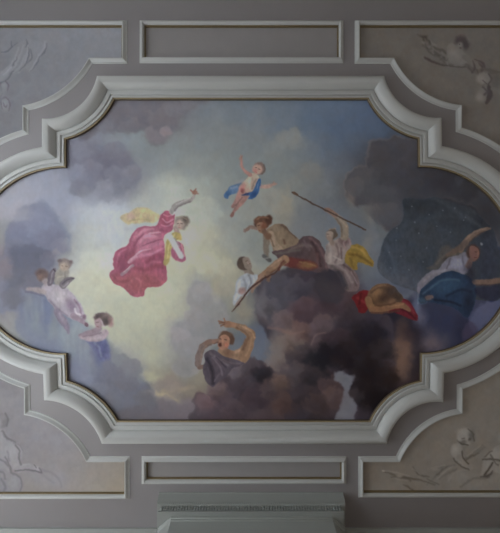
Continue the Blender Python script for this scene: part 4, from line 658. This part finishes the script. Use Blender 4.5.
def three(a, b, c):
    (ax, ay), (bx, by), (cx, cy) = a, b, c
    d = 2*(ax*(by-cy)+bx*(cy-ay)+cx*(ay-by))
    ux = ((ax*ax+ay*ay)*(by-cy)+(bx*bx+by*by)*(cy-ay)+(cx*cx+cy*cy)*(ay-by))/d
    uy = ((ax*ax+ay*ay)*(cx-bx)+(bx*bx+by*by)*(ax-cx)+(cx*cx+cy*cy)*(bx-ax))/d
    return np.array([ux, uy]), math.hypot(ax-ux, ay-uy)
class Plan:
    # closed outline: corners, and for each edge either None (straight) or a point the arc passes through
    def __init__(s, items, n=26):
        s.v = [np.array(p, float) for p, _ in items]; s.via = [None if q is None else np.array(q, float) for _, q in items]; s.n = n
        s.sgn = 1; p = s.at(0); s.sgn = 1 if area(p) > 0 else -1
    def at(s, d):
        N = len(s.v); pr = []
        for i in range(N):
            a, b, q = s.v[i], s.v[(i+1) % N], s.via[i]
            if q is None:
                e = (b-a)/np.linalg.norm(b-a); nn = np.array([e[1], -e[0]])*s.sgn; pr.append(('L', a+nn*d, e, nn))
            else:
                c, r = three(a, q, b); t0, tb, t1 = [math.atan2(*(p-c)[::-1]) for p in (a, q, b)]
                f = lambda t: (t-t0) % (2*math.pi)
                ccw = f(tb) <= f(t1)
                tan = np.array([-(a-c)[1], (a-c)[0]])/r*(1 if ccw else -1); nn = np.array([tan[1], -tan[0]])*s.sgn
                out = nn@(a-c) > 0; pr.append(('A', c, r+(d if out else -d), ccw, (a-c)/r if out else -(a-c)/r))
        vs = []
        for i in range(N):
            p, q, v = pr[i-1], pr[i], s.v[i]
            def nrm(k, end):
                if k[0] == 'L': return k[3]
                w = (v-k[1])/np.linalg.norm(v-k[1]); a0 = s.v[i-1] if end else s.v[i]
                return w*(1 if (k[4]@(a0-k[1])) > 0 else -1)
            m = nrm(p, True)+nrm(q, False); m = m/np.linalg.norm(m); guess = v+m*d/max(.35, m@nrm(p, True))
            if p[0] == 'L' and q[0] == 'L':
                den = p[2][0]*q[2][1]-p[2][1]*q[2][0]
                if abs(den) < 1e-6: vs.append(guess); continue
                w = q[1]-p[1]; t = (w[0]*q[2][1]-w[1]*q[2][0])/den; vs.append(p[1]+p[2]*t)
            elif p[0] != q[0]:
                L, A = (p, q) if p[0] == 'L' else (q, p)
                w = A[1]-L[1]; t = w@L[2]; h = L[1]+L[2]*t; dd = A[2]**2-((h-A[1])@(h-A[1])); dd = math.sqrt(max(dd, 0))
                vs.append(min((h+L[2]*dd, h-L[2]*dd), key=lambda z: np.linalg.norm(z-guess)))
            else: vs.append(guess)
        pts = []
        for i in range(N):
            a, b, k = vs[i], vs[(i+1) % N], pr[i]
            if k[0] == 'L': pts.append(tuple(a))
            else:
                c = k[1]; t0 = math.atan2(*(a-c)[::-1]); t1 = math.atan2(*(b-c)[::-1]); sw = (t1-t0) % (2*math.pi)
                if not k[3]: sw -= 2*math.pi
                pts += [(c[0]+abs(k[2])*math.cos(t0+sw*j/s.n), c[1]+abs(k[2])*math.sin(t0+sw*j/s.n)) for j in range(s.n)]
        return pts
def area(p): return sum(p[i-1][0]*p[i][1]-p[i][0]*p[i-1][1] for i in range(len(p)))/2
def offset(path, d): return path.at(d)
def sweep(name, path, prof, lean=.8):
    # prof: (d, h) in pixels; d is where the edge shows beyond the path, h how far it hangs below the ceiling
    rings = [path.at(d-lean*max(h, 0)) for d, h in prof]; n = len(rings[0])
    verts = [(wx(x), wy(y), wz(h)) for ring, (_, h) in zip(rings, prof) for x, y in ring]
    flip = path.sgn > 0
    faces = []
    for j in range(len(prof)-1):
        for i in range(n):
            q = (j*n+i, j*n+(i+1) % n, (j+1)*n+(i+1) % n, (j+1)*n+i)
            faces.append(q if flip else q[::-1])
    return mesh(name, verts, faces, 30)
def fill(name, loops, h):
    bm = bmesh.new(); ed = []
    for lp in loops:
        vs = [bm.verts.new((wx(x), wy(y), wz(h))) for x, y in lp]
        ed += [bm.edges.new((vs[i-1], vs[i])) for i in range(len(vs))]
    bmesh.ops.triangle_fill(bm, edges=ed, use_beauty=True, use_dissolve=False)
    for f in bm.faces:
        if f.normal.z > 0: f.normal_flip()
    me = bpy.data.meshes.new(name); bm.to_mesh(me); bm.free(); return me
def box_mesh(bm, x0, y0, z0, x1, y1, z1):
    v = [bm.verts.new(p) for p in [(x0, y0, z0), (x1, y0, z0), (x1, y1, z0), (x0, y1, z0), (x0, y0, z1), (x1, y0, z1), (x1, y1, z1), (x0, y1, z1)]]
    for f in [(0, 3, 2, 1), (4, 5, 6, 7), (0, 1, 5, 4), (1, 2, 6, 5), (2, 3, 7, 6), (3, 0, 4, 7)]: bm.faces.new([v[i] for i in f])
def boxes(name, bs):
    bm = bmesh.new()
    for b in bs: box_mesh(bm, *b)
    me = bpy.data.meshes.new(name); bm.to_mesh(me); bm.free(); return me
MAIN = Plan([((114, 99), None), ((368, 99), (385, 121.5)), ((418.5, 138.5), None), ((419, 166.5), (514.5, 260)), ((421, 353.5), None), ((420.5, 381), (386.5, 398)), ((370, 421), None),
             ((117.5, 421), (98.5, 397.5)), ((67, 381), None), ((66, 354), (-29.5, 260.5)), ((65.5, 167), None), ((65.5, 139), (98, 121.5))], 40)
P_TL = Plan([((-40, 26), None), ((122, 26), None), ((122, 58.5), None), ((89.5, 58.5), (61, 91)), ((23.5, 106), None), ((23.5, 130.2), (-10, 145.3)), ((-40, 172.4), None)])
P_TR = Plan([((540, 26), None), ((540, 190), (500, 146.8)), ((461, 128), None), ((461, 105.5), (422, 92)), ((393.5, 58.5), None), ((360, 58.5), None), ((360, 26), None)])
P_BL = Plan([((-40, 493.5), None), ((-40, 344.5), (-10, 371.5)), ((25, 388.2), None), ((25, 414.5), (60, 428.5)), ((87, 461.5), None), ((124.5, 461.5), None), ((124.5, 493.5), None)])
P_BR = Plan([((540, 492), None), ((363.5, 492), None), ((363.5, 461.5), None), ((399.5, 461.5), (423.5, 429)), ((462, 413.5), None), ((462, 388.7), (500, 369.6)), ((540, 323.7), None)])
P_TM = Plan([((145, 26), None), ((338, 26), None), ((338, 58), None), ((145, 58), None)])
P_BM = Plan([((147, 461.5), None), ((341, 461.5), None), ((341, 478.5), None), ((147, 478.5), None)])
XL, XR, YT, YB = -130, 562, -34, 541
# ---------------------------------------------------------------- the room
link('ceiling', fill('ceiling', [[(XL, YT), (XR, YT), (XR, YB), (XL, YB)], offset(MAIN, 1.2)]+[offset(p, 1) for p in (P_TL, P_TR, P_BL, P_BR, P_TM, P_BM)], 0), M['field'], kind='structure')
x0, x1, y0, y1 = wx(XL), wx(XR), wy(YT), wy(YB); W = .3
link('floor', boxes('floor', [(x0-W, y0-W, -.2, x1+W, y1+W, 0)]), M['floor'], kind='structure')
link('wall_chimney', boxes('wall_chimney', [(x0-W, y1, 0, x1+W, y1+W, H+.15)]), M['tan_wall'], kind='structure')
link('wall_far', boxes('wall_far', [(x0-W, y0-W, 0, x1+W, y0, H+.15)]), M['wall'], kind='structure')
link('wall_right', boxes('wall_right', [(x1, y0, 0, x1+W, y1, H+.15)]), M['tan_wall'], kind='structure')
wins = [(-2.1, -.9), (0, 1.2), (1.95, 3.15)]; wz0, wz1 = .5, 3.35
bs = [(x0-W, y0, 0, x0, y1, wz0), (x0-W, y0, wz1, x0, y1, H+.15)]
e = [y0]+[v for w in wins for v in w]+[y1]
for i in range(0, len(e), 2): bs.append((x0-W, e[i], wz0, x0, e[i+1], wz1))
link('wall_left', boxes('wall_left', bs), M['wall'], kind='structure')
for i, (a, b) in enumerate(wins):
    f = .06; xm = x0-.16
    fr = [(xm-.04, a, wz0, xm+.04, a+f, wz1), (xm-.04, b-f, wz0, xm+.04, b, wz1), (xm-.04, a+f, wz0, xm+.04, b-f, wz0+f), (xm-.04, a+f, wz1-f, xm+.04, b-f, wz1), (xm-.03, (a+b)/2-.02, wz0+f, xm+.03, (a+b)/2+.02, wz1-f)]
    for k in range(1, 4): z = wz0+(wz1-wz0)*k/4; fr.append((xm-.025, a+f, z-.015, xm+.025, b-f, z+.015))
    w = link('window_%d' % (i+1), boxes('window', fr), M['joinery'], kind='structure')
    link('window_pane', boxes('pane', [(xm-.003, a+f, wz0+f, xm+.003, b-f, wz1-f)]), M['glass'], w, kind='structure')
    ld = bpy.data.lights.new('daylight_portal', 'AREA'); ld.shape = 'RECTANGLE'; ld.size = b-a; ld.size_y = wz1-wz0; ld.cycles.is_portal = True
    lo = bpy.data.objects.new('daylight_portal', ld); C.objects.link(lo); lo.location = (x0-.31, (a+b)/2, (wz0+wz1)/2); lo.rotation_euler = (math.pi/2, 0, -math.pi/2)
# a run of cornice profile between ceiling and wall; prof: (distance out from wall, h)
def cornice(name, pts, prof, closed=False):
    # pts: plan polyline (px) of the wall face; room side to the left of travel
    rings = []
    for d, h in prof:
        ring = []
        for i, b in enumerate(pts):
            es = []
            if i > 0: es.append(np.array(b)-np.array(pts[i-1]))
            if i < len(pts)-1: es.append(np.array(pts[i+1])-np.array(b))
            ns = [np.array([v[1], -v[0]])/np.linalg.norm(v) for v in es]
            m = sum(ns); m = m/np.linalg.norm(m); k = 1/max(.3, float(m@ns[0]))
            ring.append((wx(b[0]+m[0]*d*k), wy(b[1]+m[1]*d*k), wz(h)))
        rings.append(ring)
    n = len(pts); verts = [v for r in rings for v in r]; faces = [(j*n+i, j*n+i+1, (j+1)*n+i+1, (j+1)*n+i) for j in range(len(prof)-1) for i in range(n-1)]
    return mesh(name, verts, faces, 30)
WALLPROF = [(13.5, -.1), (13.5, 1.2), (12.6, 1.8), (12.2, 2.6), (9.5, 4), (7, 7), (5.5, 10.5), (4.5, 11), (4, 13.5), (2, 14.5), (1.5, 17), (0, 17.5)]
for nm, pts in [('trim_1', [(XL, YB), (158.8, YB)]), ('trim_2', [(343.2, YB), (XR, YB)]), ('trim_3', [(XR, YT), (XL, YT)]), ('trim_4', [(XL, YT), (XL, YB)]), ('trim_5', [(XR, YB), (XR, YT)])]:
    link(nm, cornice(nm, pts, WALLPROF), M['breast'], kind='structure')
for nm, b in [('baseboard_right', (x1-.02, y0, 0, x1, y1, .2)), ('baseboard_left', (x0, y0, 0, x0+.02, y1, .2)), ('baseboard_far', (x0, y0, 0, x1, y0+.02, .2)), ('baseboard_chimney', (x0, y1-.02, 0, x1, y1, .2))]:
    link(nm, boxes(nm, [b]), M['skirting'], kind='structure')
# ---------------------------------------------------------------- chimney breast under the ceiling
cb = empty('chimney_breast', (wx(251), wy(521), 0), label='pale grey-green chimney breast with dentil cornice below the bottom middle panel', cat='chimney breast', kind='thing')
YC = YB-.6
ENT = [(167, YC), (167, 500), (335, 500), (335, YC)]
part('cornice', cornice('cornice', ENT, [(8, .15), (8, 1.1), (7.5, 1.5), (7.4, 2.4), (7.1, 4.6), (6.7, 7.4), (6.4, 8.2), (6.1, 9.4), (6, 10), (2.4, 10.1)]), M['breast'], cb)
part('frieze', cornice('frieze', ENT, [(2.5, 10), (2.5, 13.3), (3.3, 13.5), (3.3, 14.4), (-8, 14.6)]), M['breast'], cb)
db = []
for k in range(66):
    x = 165.2+k*2.6; db.append((wx(x), wy(495.6), wz(13), wx(x+1.5), wy(497.6), wz(10.05)))
part('dentil_course', boxes('dentil_course', db), M['breast'], cb)
CANT = [(164.5, YC), (164.5, 511.4), (176.6, 501.5), (326.8, 501.5), (338.5, 511.4), (338.5, YC)]
part('shaft', cornice('shaft', CANT, [(-6, 14.2), (.6, 14.3), (.6, 15.6), (0, 16.2), (0, 17.4), (-.5, 17.8), (-.5, H/S)]), M['breast'], cb)
part('beading', boxes('beading', [(wx(163+k*2.0), wy(493.1), wz(9.4), wx(163.9+k*2.0), wy(494.2), wz(8.6)) for k in range(88)]), M['breast'], cb)
# ---------------------------------------------------------------- mouldings
MAINPROF_GILT = [(-.35, .0), (-.3, .3), (.1, .8), (.9, .8), (1.3, .4), (1.4, 0)]
MAINPROF = [(1.3, 0), (1.4, 1.0), (1.9, 1.5), (2.9, 1.6), (3.6, 1.4), (3.8, .8), (4.3, .7), (4.6, .9), (4.8, 1.5), (5.6, 1.9), (7.6, 2.0), (8.6, 1.8), (8.9, 1.0), (9.2, .9), (10.0, 1.7), (11.3, 2.8), (12.8, 3.8), (14.4, 4.8), (16, 5.7), (17.7, 6.4), (19.4, 6.9), (20.8, 7.1), (22.0, 7.0), (22.8, 6.5), (23.1, 5.6), (23.0, 4.2), (22.0, 2), (21.5, -.2)]
fr = empty('painting_frame', (wx(242), wy(260), H), label='large white moulded plaster frame with gilt inner edge around the central sky painting', cat='frame', kind='thing')
part('moulding', sweep('moulding', MAIN, MAINPROF), M['moulding'], fr)
part('shade_edge', sweep('shade_edge', MAIN, [(-.45, -1.8), (-.4, .25), (.3, .25)]), M['shade_edge'], fr, label='recess edge coloured dark to stand for shade')  # inner wall coloured dark to stand for the recess shade
part('gilt_fillet', sweep('gilt_fillet', MAIN, MAINPROF_GILT), M['gilt'], fr, label='dull gold fillet')
PGILT = [(-.5, -1.4), (-.4, .2), (.1, .4), (.5, .3), (.6, 0)]
PPROF = [(.5, 0), (.7, 1.2), (1.1, 2.2), (1.7, 2.7), (2.4, 2.6), (3.0, 2.0), (3.6, 1.2), (4.2, .7), (4.9, .6), (5.3, .3), (5.4, -.2)]
# ---------------------------------------------------------------- painted grids
def lin(c):
    c = np.clip(c/255, 0, 1); return np.where(c <= .04045, c/12.92, ((c+.055)/1.055)**2.4)
ILL = np.array([[-0.9835, -0.7547, 0.0368, 0.1707, -0.1556, -0.274, 0.0912, 0.0773, 0.1283, -0.0375], [-1.0026, -0.8019, 0.0394, 0.1636, -0.1577, -0.2854, 0.083, 0.0691, 0.1394, -0.0406], [-1.0216, -0.8483, 0.0368, 0.1505, -0.1588, -0.3014, 0.0732, 0.0695, 0.1537, -0.047]])
def pigment(K):
    # the photo's tones divided by the room's smooth daylight level there give the paint itself
    x = (K.X-250)/250; y = (K.Y-266.5)/250
    T = np.stack([np.ones_like(x), x, y, x*x, x*y, y*y, x**3, x*x*y, x*y*y, y**3], -1)
    if CALIB: return np.full(K.C.shape, .5)
    return np.clip(lin(K.C)/np.exp(T@ILL.T), .004, .9)
def inside(K, path):
    ins = np.zeros(K.X.shape, bool)
    for i in range(len(path)):
        ax, ay = path[i-1]; bx, by = path[i]
        if ay != by: ins ^= ((ay > K.Y) != (by > K.Y)) & (K.X < (bx-ax)*(K.Y-ay)/(by-ay)+ax)
    return ins
def grid_meshes(K, path, h, names):
    col = pigment(K); ny, nx = K.X.shape
    keep = inside(K, path)[:-1, :-1]
    reg = K.R[:-1, :-1]
    idx = np.arange(ny*nx).reshape(ny, nx)
    quads = np.stack([idx[:-1, :-1], idx[1:, :-1], idx[1:, 1:], idx[:-1, 1:]], -1)
    co = np.stack([(K.X-CX)*S, (K.Y-CY)*S, np.full(K.X.shape, H-h*S)], -1).reshape(-1, 3)
    rgba = np.concatenate([col, np.ones(col.shape[:2]+(1,))], -1).reshape(-1, 4)
    out = {}
    for r, nm in names.items():
        q = quads[keep & (reg == r)]
        if not len(q): continue
        u, inv = np.unique(q.ravel(), return_inverse=True)
        me = bpy.data.meshes.new(nm)
        me.vertices.add(len(u)); me.vertices.foreach_set('co', co[u].astype(np.float32).ravel())
        me.loops.add(len(inv)); me.loops.foreach_set('vertex_index', inv.astype(np.int32).ravel())
        me.polygons.add(len(q)); me.polygons.foreach_set('loop_start', np.arange(0, len(inv), 4, dtype=np.int32)); 
        a = me.color_attributes.new('pigment', 'FLOAT_COLOR', 'POINT'); a.data.foreach_set('color', rgba[u].astype(np.float32).ravel())
        me.update(calc_edges=True); me.validate(); out[r] = me
    return out
def panel(path, label, K=None, names=None, parents=None, labels=None):
    c = np.mean(path.at(0), 0); t = empty('grisaille_painting' if K else 'ceiling_coffer', (wx(c[0]), wy(c[1]), H), label=label, cat='painting' if K else 'ceiling coffer', kind='thing')
    part('frame', sweep('frame', path, PPROF, 0), M['moulding'], t); part('gilt_fillet', sweep('gilt_fillet', path, PGILT, 0), M['shaded_gilt'], t, label='thin gold fillet darkened to stand for edge shade')
    if K is None: part('field', fill('field', [offset(path, 1.5)], -1.3), M['panel'], t); return t
    ms = grid_meshes(K, offset(path, 1.5), -1.3, {0: 'field', **names})
    for r, me in ms.items(): part(me.name.split('.')[0], me, M['grisaille'], t, label=(labels or {}).get(r))
    return t
panel(P_TM, 'plain narrow grey ceiling coffer in the top middle, opposite the chimney side')
panel(P_BM, 'plain narrow grey ceiling coffer in the bottom middle, directly above the chimney breast')
panel(P_TL, 'top left corner panel painted in grey with fluttering drapery at the edge', paint_top_left(.6), {1: 'painted_drapery', 2: 'painted_putto'})
panel(P_TR, 'dark top right corner panel painted with two small putti and a leafy branch', paint_top_right(.6), {1: 'painted_branch', 2: 'painted_putto', 3: 'painted_putto'}, labels={2: 'upper putto with dark curls', 3: 'lower putto seen close to the frame edge'})
panel(P_BL, 'pale bottom left corner panel painted with a seated grey putto stretching an arm', paint_bottom_left(.6), {1: 'painted_putto', 2: 'painted_cloud'})
panel(P_BR, 'brownish bottom right corner panel painted with round-headed putti and bundled reeds', paint_bottom_right(.6), {1: 'painted_reeds', 2: 'painted_putto', 3: 'painted_putto', 4: 'painted_cloud'}, labels={2: 'round-headed kneeling putto', 3: 'putto in drapery at the right edge'})
# ---------------------------------------------------------------- the central painting
NAMES = {0: 'painted_sky', 1: 'starry_cape', 2: 'painted_woman', 3: 'gown', 4: 'scarf', 5: 'painted_putto', 6: 'drape', 7: 'painted_putto', 8: 'wings', 9: 'painted_putto', 10: 'painted_putto', 11: 'drape',
         12: 'painted_person', 13: 'shirt', 14: 'painted_archer', 15: 'drapery', 16: 'bow', 17: 'painted_man', 18: 'shirt', 19: 'drape', 20: 'spear', 21: 'painted_sleeper', 22: 'cloth', 23: 'painted_woman', 24: 'blouse', 25: 'gown', 26: 'painted_companion', 27: 'painted_man', 28: 'drape', 29: 'foot', 30: 'arm', 31: 'cloth', 32: 'leg', 33: 'hand'}
UNDER = {29: 2, 30: 23, 33: 23, 31: 21, 32: 12, 1: 23, 3: 2, 4: 2, 6: 5, 8: 7, 11: 10, 13: 12, 15: 14, 16: 14, 18: 17, 19: 17, 20: 17, 22: 21, 24: 23, 25: 23, 28: 27}
PL = {1: 'dark blue cape strewn with small stars', 2: 'floating woman in rose with one arm raised', 3: 'rose pink billowing gown', 4: 'pale yellow scarf and sash', 5: 'small flying child with spread arms', 6: 'bright blue drape', 7: 'pale winged child lying on a cloud', 8: 'small dark wings', 9: 'curly-headed child looking out behind the winged one', 10: 'dark-haired child with violet drape', 11: 'violet blue drape',
      12: 'fair person in a white shirt looking up', 13: 'white shirt', 14: 'bending archer with bare back and auburn hair', 15: 'dark mauve and red drapery', 16: 'long dark curved bow', 17: 'standing man raising a spear', 18: 'pale shirt and mauve skirt', 19: 'ochre flying drape', 20: 'thin brown spear', 21: 'brown-haired man asleep on folded arms', 22: 'crimson cloth', 23: 'night woman lifting one arm', 24: 'whitish blouse', 25: 'deep blue gown', 26: 'dusky shape behind the raised arm', 27: 'man shielding his eyes with raised arm', 28: 'grey purple drape', 22: 'crimson cloth at his left', 31: 'crimson cloth over his shoulder', 30: 'stretched out arm'}
pt = empty('ceiling_painting', (wx(242), wy(260), H+.018), label='large central ceiling painting of sky, dark clouds and floating figures', cat='painting', kind='thing')
ms = grid_meshes(paint_ceiling(.55), offset(MAIN, 1.2), -1.6, NAMES)
made = {}
for r in sorted(ms, key=lambda r: r in UNDER):
    nm = NAMES[r]; o = link(nm, ms[r], M['pigment'], made[UNDER[r]] if r in UNDER else pt)
    if r in PL: o['label'] = PL[r]
    shift(ms[r], pt); made[r] = o
# ---------------------------------------------------------------- daylight and camera
wd = bpy.data.worlds.new('overcast_daylight'); bpy.context.scene.world = wd; wd.use_nodes = True
n = wd.node_tree.nodes; l = wd.node_tree.links; bg = n['Background']
tc = n.new('ShaderNodeTexCoord'); sx = n.new('ShaderNodeSeparateXYZ'); rp = n.new('ShaderNodeValToRGB'); mr = n.new('ShaderNodeMapRange')
l.new(tc.outputs['Generated'], sx.inputs[0]); mr.inputs['From Min'].default_value = -1; l.new(sx.outputs['Z'], mr.inputs['Value']); l.new(mr.outputs[0], rp.inputs[0]); l.new(rp.outputs[0], bg.inputs[0])
el = rp.color_ramp.elements; el[0].position = 0; el[0].color = GROUND; el[1].position = 1; el[1].color = (.62, .78, 1, 1)
e2 = el.new(.49); e2.color = GROUND; e3 = el.new(.53); e3.color = (.76, .87, 1, 1)
bg.inputs[1].default_value = SUNNY
cd = bpy.data.cameras.new('camera'); cam = bpy.data.objects.new('camera', cd); C.objects.link(cam)
cam.location = (0, 0, CAM); cam.rotation_euler = (math.pi, 0, 0)
cd.sensor_fit = 'HORIZONTAL'; cd.sensor_width = 36; cd.lens = 36*(H-CAM)/(500*S); cd.clip_start = .05
sc = bpy.context.scene; sc.camera = cam
sc.view_settings.view_transform = 'Standard'; sc.view_settings.look = 'None'; sc.view_settings.gamma = 1; sc.view_settings.exposure = EXPO
sc.cycles.use_denoising = True; sc.cycles.max_bounces = 8; sc.cycles.diffuse_bounces = 5
